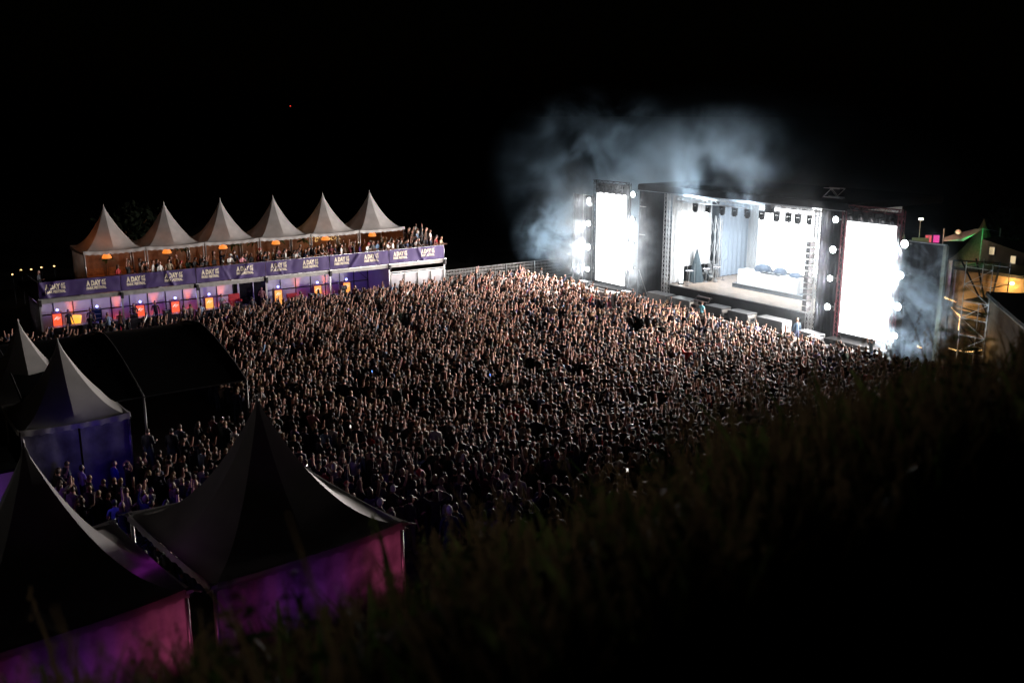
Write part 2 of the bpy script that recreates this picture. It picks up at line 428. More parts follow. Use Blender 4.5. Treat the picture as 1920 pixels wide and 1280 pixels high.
M_grass = mat('dry_grass', (.14, .10, .05), .8, var=.6, scale=1.5, trans=.45)
M_screen = emit('screen_glow', (.96, .98, 1), 3.2)
M_lamp = emit('lamp_glow', (.92, .97, 1), 45)
M_warm = emit('warm_bulb', (1, .55, .18), 6)

# ground: one sheet with the hill under the camera, finer near it
def axis(a, b, c, d, n1, n2):
    return np.unique(np.r_[np.linspace(a, b, n2), np.linspace(b, c, n1), np.linspace(c, d, n2)])
xs = axis(-700, -45, 60, 700, 106, 8); ys = axis(-120, -10, 95, 1500, 106, 9)
V = []; Fs = []
for yy in ys:
    for xx in xs:
        z = ground_z(xx, yy)
        if 2 < z < 13: z += .25*noise.noise(Vector((xx*.3, yy*.3, 0)))
        if xx < -40: z -= min(8, (-40-xx)*.06)
        V.append((xx, yy, z))
nx = len(xs)
for j in range(len(ys)-1):
    for i in range(nx-1): Fs.append((j*nx+i, j*nx+i+1, (j+1)*nx+i+1, (j+1)*nx+i))
g = MB(); g.add(V, Fs)
for k, f in enumerate(g.f):
    c = g.v[f[0]]; g.m[k] = 1 if ground_z(c[0], c[1]) > 1.5 else 0
ob('ground', g.mesh('ground', [M_ground, M_hill], True), kind='structure')

# ------------------------------------------------------------------ pagoda tents
def pagoda_roof(half, H, n=8, rows=16, p=1.85, mast=.035, bulge=.27):
    """swept roof: square at the eave, eight facets towards the mast, with a crease down the middle of each side"""
    m = MB(); V = []
    for i in range(rows+1):
        q = i/rows; r = 1-q; z = H*(q**p)
        rr = half*max(r, mast/half); mf = 1+bulge*min(1, (q*2.2)**.8)
        for sd in range(4):
            for k in range(n):
                u = -1+2*k/n; a = abs(u); nx_ = mf*(1-a)+a      # distance from the axis at this point of the side
                x, y = u*rr, -nx_*rr
                c, s_ = ((1, 0), (0, 1), (-1, 0), (0, -1))[sd]
                V.append((x*c-y*s_, x*s_+y*c, z-.035*half*(1-u*u)*math.sin(math.pi*min(1, q*2))*.6))
    N = 4*n; Fs = [(i*N+k, i*N+(k+1) % N, (i+1)*N+(k+1) % N, (i+1)*N+k) for i in range(rows) for k in range(N)]
    m.add(V, Fs); m.lathe([(mast, 0), (mast*.8, .12), (0, .2)], 6, (0, 0, H))
    return m
def valance(x0, x1, y, h=.24, n=11):
    """scalloped strip hanging from an eave, swagged towards the corners"""
    m = MB(); V = []; k = n*4
    for i in range(k+1):
        u = i/k; x = x0+(x1-x0)*u; sw = .10*abs(2*u-1)**3
        yy = y-.015*math.sin(u*37); lo = h-.05*abs(math.sin(math.pi*u*n))
        V += [(x, y, sw), (x, yy-.02, -lo*.5+sw), (x, yy-.03, -lo+sw*.6)]
    return m.add(V, [(3*i+j, 3*i+3+j, 3*i+4+j, 3*i+1+j) for i in range(k) for j in range(2)])
def set_sharp_ridges(me, ang=13):
    me.set_sharp_from_angle(angle=R(ang))
    return me
def pagoda(label, half, eave, H, loc, rz, fabric, name='pagoda_tent', walls=(), group=None, p=1.85, wallmat=None, posts=True, val=True):
    t = thing(name, label, 'tent', loc, rz, group)
    me = pagoda_roof(half, H, p=p).mesh('roof', fabric, True); set_sharp_ridges(me)
    ob('roof', me, t, (0, 0, eave))
    if val:
        vm = valance(-half, half, -half-.03).mesh('valance', fabric, True)
        for k in range(4):
            ob('valance', vm, t, (0, 0, eave), k*math.pi/2)
    if posts:
        pm = MB().tube([(0, 0, 0), (0, 0, eave)], .045, 6).mesh('post', M_alu, True)
        for a, b in ((-1, -1), (1, -1), (1, 1), (-1, 1)): ob('post', pm, t, (a*(half-.06), b*(half-.06), 0))
    for k, (u0, u1, z0, z1) in walls:
        m = MB(); n = 24; V = []
        for i in range(n+1):
            x = half*(u0+(u1-u0)*i/n)
            for z in (z0, (z0+z1)/2, z1): V.append((x, -half+.03+.03*noise.noise(Vector((x*2.2, z, 1))), z))
        m.add(V, [(3*i+j, 3*i+3+j, 3*i+4+j, 3*i+1+j) for i in range(n) for j in range(2)])
        ob('side_wall', m.mesh('side_wall', wallmat or fabric, True), t, (0, 0, 0), k*math.pi/2)
    return t

# ================================================================== BAR PAVILION (two storeys)
bar = thing('bar_pavilion', 'long two storey bar pavilion with purple lit ground floor and open deck above', 'pavilion', BP(0, 0), BR)
L = 30.0
def bpart(name, m, mt, par=None, loc=(0, 0, 0), **k): return ob(name, m.mesh(name, mt), par or bar, loc, **k)
bpart('deck_floor', MB().box((L/2, 4.2, 2.93), (L+.1, 8.4, .16)), M_beam)
bpart('front_beam', MB().box((L/2, -.06, 2.93), (L+.3, .12, .26)), M_beam)
bpart('beam_cap', MB().box((L/2, -.10, 3.09), (L+.34, .14, .05)), M_alu)
pm = MB().box((0, 0, 1.4), (.11, .11, 2.8)).mesh('post', M_alu); bm = MB().box((0, 0, 0), (.16, .2, .42)).mesh('bracket', M_blackm)
bc = MB().box((0, 0, 0), (.22, .16, .07)).mesh('bracket_cap', M_alu)
for k in range(7):
    ob('post', pm, bar, (k*5.0, -.02, 0)); br_ = ob('bracket', bm, bar, (k*5.0, -.16, 2.86)); ob('bracket_cap', bc, br_, (0, -.02, .25))
for k in range(6): ob('bracket_cap', bc, bar, (k*5+2.5, -.16, 3.13))
# back wall of the ground floor: white panels between dark studs
wp = MB().box((0, 0, 0), (1.17, .04, 1.25)).mesh('wall_panel', M_wall); st = MB().box((0, 0, 1.42), (.06, .07, 2.76)).mesh('stud', M_blackm)
for k in range(24):
    x = .15+1.24*k+.6
    if x > 24.9: break
    if 14.0 < x < 16.3: continue
    for z in (.68, 2.02): ob('wall_panel', wp, bar, (x, 3.6, z))
    ob('stud', st, bar, (x+.62, 3.58, 0))
bpart('bar_floor', MB().box((12.5, 1.9, .06), (24.8, 3.6, .12)), M_blackm)
bpart('ceiling_panel', MB().box((12.5, 1.9, 2.83), (24.7, 3.5, .03)), M_wall)
# end wall on the near side, and the side of the upper deck
for k in range(6): bpart('side_panel', MB().box((-.02, .35+k*.62, 1.35), (.05, .58, 2.5)), M_pvc_dull)
bpart('side_rail', MB().box((-.05, 1.9, 2.72), (.05, 3.7, .07)).box((-.05, 1.9, 2.5), (.05, 3.7, .05)), M_alu)
# glazed doorway
dr = bpart('doorway', MB().box((14.1, 3.35, 1.3), (.12, .1, 2.6)).box((16.3, 3.35, 1.3), (.1, .1, 2.6)).box((15.25, 3.35, 1.3), (.06, .08, 2.5)).box((15.2, 3.35, 2.6), (2.3, .1, .1)), M_wall)
bpart('door_glass', MB().box((15.2, 3.42, 1.3), (2.1, .02, 2.5)), mat('dark_glass', (.01, .01, .012), .08, var=.1), dr)
# closed end bay: four white panels in a frame
for k in range(4): bpart('white_panel', MB().box((25.72+k*1.2, -.02, 1.12), (1.13, .04, 2.15)), M_wall)
bpart('panel_frame', MB().box((27.5, -.05, 2.27), (4.95, .09, .09)).box((27.5, -.05, 2.42), (4.95, .05, .05)), M_alu)
fr = MB().box((0, 0, 1.15), (.06, .08, 2.3)).mesh('panel_post', M_beam)
for k in range(5): ob('panel_post', fr, bar, (25.12+k*1.2, -.06, 0))
bpart('inner_wall', MB().box((25.0, 1.8, 1.4), (.06, 3.5, 2.7)), M_wall)
bpart('brace', MB().tube([(23.4, 3.5, 2.75), (24.9, 3.5, 1.4)], .02, 4), M_blackm)
# bar counter, in sections
M_ctr = mat('bar_counter_front', (.03, .025, .04), .5, var=.3)
for k, (a, b) in enumerate(((.4, 4.9), (5.1, 9.9), (10.1, 13.9), (16.6, 19.9), (20.1, 23.2))):
    cpt = bpart('counter', MB().box(((a+b)/2, .95, .52), (b-a, .5, .92)), M_ctr)
    bpart('counter_top', MB().box(((a+b)/2, .93, 1.0), (b-a+.05, .6, .05)), mat('counter_top', (.12, .11, .13), .2, var=.3), cpt)
# railing behind the banners
rail = thing('deck_railing', 'metal railing along the front edge of the upper deck, behind the purple banners', 'railing', BP(0, 0), BR)
ob('top_rail', MB().tube([(0, -.02, 4.18), (L, -.02, 4.18)], .022, 6).mesh('top_rail', M_alu, True), rail)
rp = MB().tube([(0, 0, 3.1), (0, 0, 4.18)], .022, 5).mesh('rail_post', M_alu, True)
for k in range(25): ob('rail_post', rp, rail, (k*1.25, -.02, 0))
ob('end_rail', MB().tube([(L, 0, 4.18), (L, 8.3, 4.18)], .022, 6).tube([(0, 0, 4.18), (0, 8.3, 4.18)], .022, 6).mesh('end_rail', M_alu, True), rail)

# ---- banners with their printed lettering
M_ban = mat('purple_banner', (.042, .019, .125), .6, var=.18, scale=1.2)
M_print = mat('cream_print', (.78, .70, .55), .7, var=.05)
def text_mesh(s, size, sx, bold):
    cu = bpy.data.curves.new('print', 'FONT'); cu.body = s; cu.size = size; cu.offset = bold; cu.extrude = .003; cu.resolution_u = 2; cu.space_character = 1.02
    o = bpy.data.objects.new('print', cu); C.objects.link(o)
    me = bpy.data.meshes.new_from_object(o.evaluated_get(bpy.context.evaluated_depsgraph_get())); bpy.data.objects.remove(o)
    a = np.empty(len(me.vertices)*3); me.vertices.foreach_get('co', a); a = a.reshape(-1, 3); f = [tuple(p.vertices) for p in me.polygons]
    a[:, 0] -= a[:, 0].min(); a[:, 1] -= a[:, 1].min(); a[:, 0] *= sx/max(a[:, 0].max(), 1e-6)
    bpy.data.meshes.remove(me)
    return [(x, -z, y) for x, y, z in a], f
def put(m, s, x, z, wd, ht, bold=.018):
    v, f = text_mesh(s, 1.0, wd, bold*2); top = max(q[2] for q in v)
    m.add([(a+x, b, c*ht/top+z) for a, b, c in v], f)
lg = MB()
put(lg, 'A', -.62, .02, .24, .36, .03); put(lg, 'DAY', -.32, .02, .62, .36, .03)
put(lg, 'AT', .33, .22, .27, .17, .03); put(lg, 'THE', .33, .02, .27, .17, .03)
put(lg, 'PARK FESTIVAL', -.62, -.22, 1.22, .19, .03)
lgm = lg.mesh('festival_lettering', M_print)
def fold(x, z, k):
    a = .03*math.sin(x*1.7+k)+.018*noise.noise(Vector((x*1.6, z*2, k*3.1)))*2
    for c, sl in (((k*1.37) % 4+.6, .8), ((k*2.9) % 4+.3, -.5)): a += .09*math.exp(-((x-c-(z-.5)*sl)/.10)**2)
    return -.06-abs(a)
places = ['over the first two bays by the lone man', 'over the orange uplights beside the first tent', 'above the glazed doorway approach', 'above the dark glazed doorway',
          'over the last lit fridge', 'over the closed white panels at the stage end']
for k in range(6):
    b = thing('festival_banner', 'purple banner with cream festival lettering, ' + ['darkest one, at the end with the lone man', 'second along from the lone man', 'third along, under the third tent', 'just left of the banner over the glazed doorway', 'under the fifth tent, above the last lit fridges', 'brightest one, over the closed white panels'][k], 'banner', BP(k*5, 0), BR, 'purple banners along the deck')
    if k == 3: b['label'] = 'purple banner with cream festival lettering, over the dark glazed doorway'
    m = MB(); nxx = 60; nz = 8
    m.add([(5*i/nxx+(.02 if i == 0 else -.02 if i == nxx else 0), fold(5*i/nxx, j/nz, k)-.0, 3.14+1.04*j/nz) for j in range(nz+1) for i in range(nxx+1)],
          [(j*(nxx+1)+i, j*(nxx+1)+i+1, (j+1)*(nxx+1)+i+1, (j+1)*(nxx+1)+i) for j in range(nz) for i in range(nxx)])
    ob('banner_cloth', m.mesh('banner_cloth', M_ban, True), b)
    for q in (1.0, 3.48):
        # lettering lies on the folds
        vv = [(x+q, fold(x+q, (z+.52)/1.04, k)-.006+y, z+3.64) for x, y, z in lg.v]
        ob('lettering', MB().add(vv, lg.f).mesh('lettering', M_print), b)
eb = thing('festival_banner', 'short purple banner wrapping the stage end of the deck', 'banner', BP(30.03, 0), BR, None)
ob('banner_cloth', MB().add([(0.0, y_, z_) for z_ in (3.14, 4.18) for y_ in (0, 4.2)], [(0, 1, 3, 2)]).mesh('banner_cloth', M_ban), eb)

# ---- tents of the upper deck
ORD = ['first', 'second', 'third', 'fourth', 'fifth', 'last']
for k in range(6):
    s = 3.283+4.054*(k+.5)
    walls = [(2, (-1, 1, 0.05, 2.5))]
    if k == 0: walls.append((3, (-1, 1, .05, 2.5)))
    if k == 5: walls.append((1, (-1, 1, .05, 2.5)))
    lab = ['white pagoda tent on the deck with a strong orange glow, beside the lone man', 'white pagoda tent on the deck, second from the lone man', 'white pagoda tent on the deck above the third lit fridge',
           'white pagoda tent on the deck above the glazed doorway', 'white pagoda tent on the deck with lit garlands, next to last towards stage', 'white pagoda tent on the deck closest to the stage, brown curtain side'][k]
    t = pagoda(lab, 2.0, 2.54, 2.77, BP(s, 4.03, 3.01), BR, M_pvc, walls=walls if k else [(2, (-1, 1, .05, 2.5))], group='white pagoda tents on the upper deck', wallmat=M_brown)
    if k == 0:
        m = MB(); n = 24
        m.add([(-1.97-.03*math.sin(i*2.1), -2+4*i/n, z) for i in range(n+1) for z in (.05, 2.5)], [(2*i, 2*i+2, 2*i+3, 2*i+1) for i in range(n)])
        ob('side_wall', m.mesh('side_wall', M_pvc_dull, True), t)
    # pendant lamp of woven cane in the middle of the opening
    p = thing('pendant_lamp', f'orange lit cane pendant lamp hanging in the {ORD[k]} deck tent from the lone man', 'lamp', BP(s-.3, 3.2, 4.90), BR, 'orange pendant lamps in the deck tents')
    sh = MB(); sh.lathe([(.30, 0), (.33, .05), (.30, .1)], 14); sh.lathe([(.26, .12), (.28, .17), (.25, .22)], 14); sh.lathe([(.2, .24), (.2, .29), (.04, .33)], 14)
    ob('shade', sh.mesh('shade', emit('shade_glow', (1, .26, .03), .85, (.4, .2, .1))), p)
    ob('cord', MB().tube([(0, 0, .33), (0, 0, .9)], .012, 4).mesh('cord', M_blackm), p)
    lamp('POINT', 'bulb', p, (0, 0, -.12), 15, (1, .42, .14), shadow_soft_size=.12)
    lamp('POINT', 'bulb', p, (0, 0, .75), 30 if k == 0 else (12, 11, 3, 12, 4)[k-1], (1, .28, .1), shadow_soft_size=.2)
    # benches along the back
    for q in ((-1.0, 1.0) if k < 2 else (0,)):
        bn = thing('bench', f'slatted wooden bench in the {ORD[k]} deck tent' + (', the one nearer the lone man' if q < 0 else ', the one nearer the stage' if q > 0 else ''), 'bench', BP(s+q, 4.9, 3.02), BR, 'wooden benches in the deck tents')
        for j in range(4): ob('slat', MB().box((0, .1+j*.01, .5+j*.13), (1.6, .03, .10)).mesh('slat', M_bench), bn)
        ob('seat', MB().box((0, -.2, .44), (1.6, .5, .06)).box((-.7, -.2, .2), (.08, .45, .42)).box((.7, -.2, .2), (.08, .45, .42)).mesh('seat', M_bench), bn)
# plants hanging under the roofs of the tents
def frond_plant(name, label, loc, n, ln, droop, group=None, cat='plant', mt=None, stem=None):
    t = thing(name, label, cat, loc, random.uniform(0, 6), group)
    m = MB()
    for i in range(n):
        a = random.uniform(0, 6.28); el = random.uniform(.1, 1.2); l = ln*random.uniform(.6, 1.1); w0 = l*.13; pts = []
        for j in range(5):
            u = j/4; r = l*u*math.cos(el); z = l*u*math.sin(el)-droop*l*u*u; wd = w0*math.sin(math.pi*(.08+.88*u)); c = Vector((math.cos(a)*r, math.sin(a)*r, z)); sd = Vector((-math.sin(a), math.cos(a), .2))*wd
            pts += [c-sd, c+sd]
        m.add(pts, [(2*j, 2*j+1, 2*j+3, 2*j+2) for j in range(4)])
    ob('leaves', m.mesh('leaves', mt or M_leaf, True), t)
    if stem: ob('stem', MB().tube([(0, 0, -stem), (.03, 0, 0)], [.04, .02], 6).mesh('stem', M_bench), t)
    return t
for k, (s, n_, z) in enumerate(((5.4, 5.2, 4.6), (10.3, 5.3, 4.9), (10.9, 5.2, 4.7), (14.6, 5.3, 4.8), (18.2, 5.2, 4.9), (20.2, 5.3, 4.7), (16.1, 5.0, 4.9))):
    frond_plant('potted_palm', 'dark green palm with long leaves standing ' + ['under the orange glow of the first deck tent', 'behind the man in the red cap on deck', 'beside its twin palm in the second deck tent', 'under the third deck tent', 'under the fourth deck tent, by its lamp', 'at the back of the fifth deck tent', 'between the third and fourth deck tents'][k], BP(s, n_, z), 22, .75, .6, 'palms in the deck tents', stem=z-3.02)
for k, s in enumerate((21.0, 22.6)):
    gl = thing('garland_light', ['yellow lit foliage garland at the back of fifth deck tent', 'smaller yellow lit garland beside the fifth deck tent post'][k], 'light', BP(s, 4.6, 4.9), BR)
    m = MB()
    for i in range(28): m.lathe([(0, -.03), (.03, 0), (0, .03)], 5, (random.uniform(-.5, .5), random.uniform(-.1, .1), random.uniform(-.25, .25)))
    ob('bulbs', m.mesh('bulbs', emit('yellow_bulb', (1, .62, .2), 2.0)), gl)
    lamp('POINT', 'glow', gl, (0, -.4, 0), 10, (1, .55, .15), shadow_soft_size=.3)
# raised step with rail at the stage end of the deck
ob('raised_platform', MB().box((0, 0, .28), (2.3, 3.2, .56)).mesh('raised_platform', M_blackm), None, BP(28.75, 2.6, 3.01), BR, 'black raised step at the stage end of the upper deck', 'platform')

# ---- ground floor: fridges with small lamps on top, uplights
FR = [(1.35, 1.55, 'o'), (3.85, 1.5, 'd'), (6.7, 1.5, 'o'), (9.12, 1.5, 'o'), (11.55, 1.5, 'o'), (16.8, 1.5, 'o'), (20.0, 1.5, 'o'), (22.45, 1.5, 'o')]
FL = ['beside the yellow glowing barrel', 'with a dark door', 'between the two men at the bar', 'behind the pale shirts at the bar', 'next to the barman in grey', 'just past the glazed doorway', 'between two orange uplights', 'the last one before the closed white panels']
M_fo = mat('fridge_side', (.12, .02, .05), .4, var=.2); M_fg = emit('fridge_front', (1, .105, .03), 1.15)
M_fy = emit('fridge_front_hot', (1, .36, .06), 1.35)
def swirl():
    m = MB()
    for (a, b, c) in ((-.18, .12, 0), (-.1, .2, .06), (-.2, .05, -.05)): m.tube([(a+(b-a)*i/8, 0, c+.05*math.sin(i*.9+a*9)) for i in range(9)], .012, 4)
    return m
swm = swirl().mesh('logo_swirl', emit('white_print', (1, .8, .75), 1.4))
for k, (s, h, ty) in enumerate(FR):
    f = thing('drinks_fridge', ('orange lit drinks fridge with white swirl emblem, ' if ty == 'o' else 'dark blue drinks fridge with unlit door, ') + (FL[k] if ty == 'o' else 'second from the near end of bar'), 'fridge', BP(s, 2.5, .12), BR+R(-8), 'drinks fridges along the bar')
    ob('cabinet', MB().box((0, .03, h/2), (.64, .6, h)).mesh('cabinet', M_fo if ty == 'o' else M_blackm), f)
    ob('door', MB().box((0, -.29, h/2), (.53, .04, h-.12)).mesh('door', (M_fg if k < 4 else M_fy) if ty == 'o' else mat('blue_glass', (.01, .02, .06), .1, var=.2)), f)
    if ty == 'o': ob('emblem', swm, f, (0, -.325, h*.78))
    else:
        for j in range(4): ob('shelf', MB().box((0, -.315, .3+j*.3), (.5, .01, .02)).mesh('shelf', M_steel), f)
    b = thing('beacon_lamp', 'small blue white lamp on the fridge ' + (FL[k] if ty == 'o' else 'with the dark door'), 'lamp', BP(s+.05, 2.45, .12+h), BR, 'blue white lamps on the fridges')
    ob('foot', MB().lathe([(.07, 0), (.07, .03), (.03, .05), (.03, .09)], 8).mesh('foot', M_blackm), b)
    ob('bulb', MB().lathe([(0, .07), (.075, .11), (.095, .16), (.075, .22), (0, .26)], 10).mesh('bulb', emit('beacon_glow', (.22, .25, 1), 7), True), b)
    lamp('POINT', 'glow', b, (0, -.12, .2), 9, (.35, .3, 1), shadow_soft_size=.06)
M_up = emit('uplight_lens', (1, .35, .05), 14)
for k, s in enumerate((2.51, 5.44, 7.98, 10.4, 12.83, 18.8, 21.18)):
    u = thing('uplight', 'orange uplight at the foot of the bar wall ' + ['behind the yellow glowing barrel', 'by the first post of the bar', 'behind the man in the leather jacket', 'between two fridges, behind the pale shirts', 'beside the red upholstered chair', 'past the glazed doorway', 'by the post before the last fridge'][k], 'light', BP(s, 3.25, .12), BR, 'orange uplights along the bar wall')
    ob('housing', MB().lathe([(0, 0), (.1, 0), (.12, .12), (.1, .2)], 10).mesh('housing', M_blackm), u)
    ob('lens', MB().lathe([(.1, .19), (0, .2)], 10).mesh('lens', M_up), u)
    lamp('SPOT', 'beam', u, (0, -.06, .26), 480, (1, .17, .02), (0, .22, 2.6), spot_size=R(34), spot_blend=.9, shadow_soft_size=.05)
    lamp('POINT', 'spill', u, (0, -.05, .5), 5, (1, .05, .05), shadow_soft_size=.1)
# glowing barrel seen beside the first fridge
gb = thing('glowing_barrel', 'yellow glowing translucent barrel behind the bar next to the first fridge', 'barrel', BP(2.5, 2.6, .12), BR)
ob('body', MB().lathe([(.22, .3), (.28, .5), (.38, .95), (.42, 1.15), (0, 1.16)], 14).mesh('body', emit('barrel_glow', (1, .42, .04), 1.5), True), gb)
ob('stand', MB().lathe([(0, 0), (.24, 0), (.22, .3)], 12).mesh('stand', M_blackm), gb)
ch = thing('armchair', 'red upholstered wing chair behind the bar by the doorway', 'chair', BP(13.45, 2.3, .12), BR)
ob('backrest', MB().box((0, .2, .95), (.8, .14, 1.1), 0, 0, -.12).box((-.38, 0, .7), (.1, .5, .8)).box((.38, 0, .7), (.1, .5, .8)).mesh('backrest', mat('red_velvet', (.5, .02, .02), .7)), ch)
ob('seat', MB().box((0, -.05, .42), (.7, .6, .2)).mesh('seat', mat('red_velvet', (.5, .02, .02), .7)), ch)
for a in (-.3, .3):
    for b_ in (-.25, .2): ob('leg', MB().box((a, b_, .16), (.06, .06, .32)).mesh('leg', M_blackm), ch)
c2 = thing('armchair', 'red upholstered low chair just past the glazed doorway', 'chair', BP(17.9, 2.2, .12), BR)
ob('backrest', MB().box((0, .2, .7), (.8, .14, .7), 0, 0, -.12).mesh('backrest', mat('red_velvet', (.5, .02, .02), .7)), c2)
ob('seat', MB().box((0, -.05, .35), (.75, .6, .3)).mesh('seat', mat('red_velvet', (.5, .02, .02), .7)), c2)
# things on the counters
def crate(label, loc, rz, sz, mt, grp):
    t = thing('crate', label, 'crate', loc, rz, grp)
    x, y, z = sz
    ob('body', MB().box((0, 0, z*.25), (x, y, z*.5)).box((0, 0, z*.85), (x, y, z*.12)).box((-x*.46, 0, z*.5), (x*.07, y, z)).box((x*.46, 0, z*.5), (x*.07, y, z)).mesh('body', mt), t)
    ob('contents', MB().box((-x*.2, 0, z*.75), (x*.22, y*.8, z*.45)).box((x*.15, .02, z*.7), (x*.25, y*.7, z*.4)).mesh('contents', M_steel), t)
for k, (s, z, mt) in enumerate(((8.1, 1.03, M_blackm), (12.2, 1.03, M_blackm), (13.2, 1.03, M_ctr), (5.9, 1.03, M_ctr), (18.9, 1.03, M_blackm), (21.4, 1.03, M_blackm), (21.5, 1.32, M_ctr))):
    crate('dark crate of cups on the bar ' + ['beside the man in the leather jacket', 'in front of the orange uplight near the doorway', 'next to the red armchair', 'by the first post of the bar', 'past the glazed doorway', 'beside the last uplight, lower of two', 'beside the last uplight, upper of two'][k], BP(s, .95, z), BR+random.uniform(-.2, .2), (.5, .35, .28), mt, 'crates on the bar counter')
for k, (s, c_) in enumerate(((11.9, (.1, .5, .2)), (12.5, (.6, .6, .6)), (12.7, (.5, .1, .05)), (12.9, (.5, .35, .1)), (18.1, (.5, .5, .6)), (17.6, (.2, .3, .6)), (7.2, (.5, .5, .5)), (4.3, (.6, .3, .3)), (3.9, (.3, .3, .6)))):
    bt = thing('bottle', f'{["green", "clear", "red", "amber", "pale", "blue", "white", "pinkish", "violet"][k]} bottle standing on the bar counter', 'bottle', BP(s, .85, 1.025), 0, 'bottles on the bar counter')
    ob('body', MB().lathe([(0, 0), (.04, 0), (.04, .17), (.015, .24), (.015, .3)], 8).mesh('body', mat(f'bottle_{k}', c_, .15)), bt); ob('cap', MB().lathe([(.018, .29), (.018, .32), (0, .32)], 6).mesh('cap', M_steel), bt)

# purple wash inside the bar
for k, s in enumerate((3, 7.5, 12, 17.5, 22)):
    lamp('AREA', 'purple_wash', bar, (s, 1.5, 2.75), 17, (.20, .07, 1), (s, 2.9, .2), shape='RECTANGLE', size=3.5, size_y=.3)
    lamp('AREA', 'lilac_wash', bar, (s, 1.2, 2.7), 1.6, (.62, .5, 1), (s, 3.6, 1.6), shape='RECTANGLE', size=4, size_y=.2)
lamp('SPOT', 'magenta_edge', bar, (24.7, -.5, .4), 14, (.8, 0, .9), (25, -.05, 2.5), spot_size=R(40), shadow_soft_size=.05)
# ================================================================== OTHER TENTS
# black marquee standing in the crowd
mq = thing('marquee', 'large black clear span marquee with rounded ridge standing in the crowd', 'tent', BP(-4.9, -25.5), BR)
prof = [(0, 3.0), (1.4, 3.48), (2.8, 3.87), (4.2, 4.22), (5.4, 4.42), (6.3, 4.50), (7.2, 4.42), (8.4, 4.22), (9.8, 3.87), (11.2, 3.48), (12.6, 3.0)]
for k, (a, b) in enumerate(((0, 4.52), (4.52, 9.03))):
    m = MB(); n = len(prof); cols = 5
    m.add([(a+(b-a)*i/cols, y, z-.05*math.sin(math.pi*i/cols)) for i in range(cols+1) for y, z in prof], [(i*n+j, (i+1)*n+j, (i+1)*n+j+1, i*n+j+1) for i in range(cols) for j in range(n-1)])
    ob('roof_panel', m.mesh('roof_panel', M_pvc_dark, True), mq)
for x in (0, 4.52, 9.03):
    ob('rafter', MB().tube([(x, y, z+.03) for y, z in prof], .045, 6).mesh('rafter', mat('dark_rafter', (.05, .05, .05), .5, .3), True), mq)
    for y in (0, 12.6): ob('post', MB().tube([(x, y, 0), (x, y, 3.0)], .05, 6).mesh('post', mat('dark_rafter', (.10, .10, .10)), True), mq)
ob('eave_rail', MB().tube([(0, 0, 3.0), (9.03, 0, 3.0)], .035, 5).tube([(0, 12.6, 3.0), (9.03, 12.6, 3.0)], .035, 5).mesh('eave_rail', M_blackm), mq)
for k in (0,): ob('side_curtain', MB().add([(0, i*12.6/30+.0, z) for i in range(31) for z in (0, 2.95)], [(2*i, 2*i+2, 2*i+3, 2*i+1) for i in range(30)]).mesh('side_curtain', M_pvc_dark), mq)

M_ten_v = M_pvc_dull
pagoda('grey pagoda tent with violet lit front wall, beside the black marquee', 2.0, 3.0, 2.85, BP(-3.5, -25.65), BR, M_pvc_dull, walls=[(0, (-1, .02, .05, 2.9)), (0, (.06, 1, .05, 2.9)), (1, (-1, 1, .05, 2.9))], group='grey pagoda tents near the marquee', wallmat=mat('violet_side_wall', (.20, .19, .26), .6, var=.6, scale=1.4, bump=.5))
pagoda('grey pagoda tent at the picture edge, behind the violet lit one', 2.0, 3.0, 2.95, BP(-4.25, -21.3), BR, M_pvc_dull, walls=[(2, (-1, 1, .05, 2.9))], group='grey pagoda tents near the marquee')
pt = BP(-3.2, -25.6)
lamp('SPOT', 'assumed_violet_wall_light', None, BP(-3.0, -31.5, 2.6), 50, (.10, .04, 1), BP(-3.0, -27.6, 1.8), spot_size=R(75), spot_blend=1, shadow_soft_size=.2)  # unseen lamp, assumed from the violet light on the tent wall
kk = thing('bar_hut', 'low violet lit hut with a thin blue light strip, at the picture edge', 'hut', BP(-8.2, -29.2), BR)
ob('wall', MB().box((0, 0, 1.3), (4, 2.5, 2.5)).mesh('wall', M_pvc_dull), kk)
ob('roof', MB().box((0, 0, 2.6), (4.3, 2.8, .12)).mesh('roof', M_pvc_dark), kk)
ob('light_strip', MB().box((.6, -1.28, 1.5), (2.4, .03, .05)).mesh('light_strip', emit('violet_strip', (.2, .1, 1), 2.2)), kk)
lamp('POINT', 'violet_glow', kk, (.5, -2.2, 2.0), 22, (.42, .08, 1), shadow_soft_size=.3)

# the two big tents at the foot of the hill
def big_tent(label, c, half, eave, H, ang, gz):
    t = thing('pagoda_tent', label, 'tent', (c[0], c[1], gz), ang, 'big grey pagoda tents at the foot of the hill')
    me = pagoda_roof(half, H, n=16, rows=30, p=2.1, bulge=.22).mesh('roof', M_pvc_dull, True); set_sharp_ridges(me)
    ob('roof', me, t, (0, 0, eave))
    for k in range(4): ob('valance', valance(-half, half, -half-.02, .2, 14).mesh('valance', M_pvc_dull, True), t, (0, 0, eave), k*math.pi/2)
    for a, b in ((-1, -1), (1, -1), (1, 1), (-1, 1)):
        ob('post', MB().tube([(a*(half-.05), b*(half-.05), -1), (a*(half-.05), b*(half-.05), eave+.04)], .05, 8).mesh('post', M_alu, True), t)
        ob('corner_bracket', MB().box((a*half, b*half, eave+.03), (.16, .16, .08)).tube([(a*half, b*half, eave+.05), (a*(half+.22), b*(half+.22), eave+.02)], .025, 5).mesh('corner_bracket', M_alu), t)
    return t
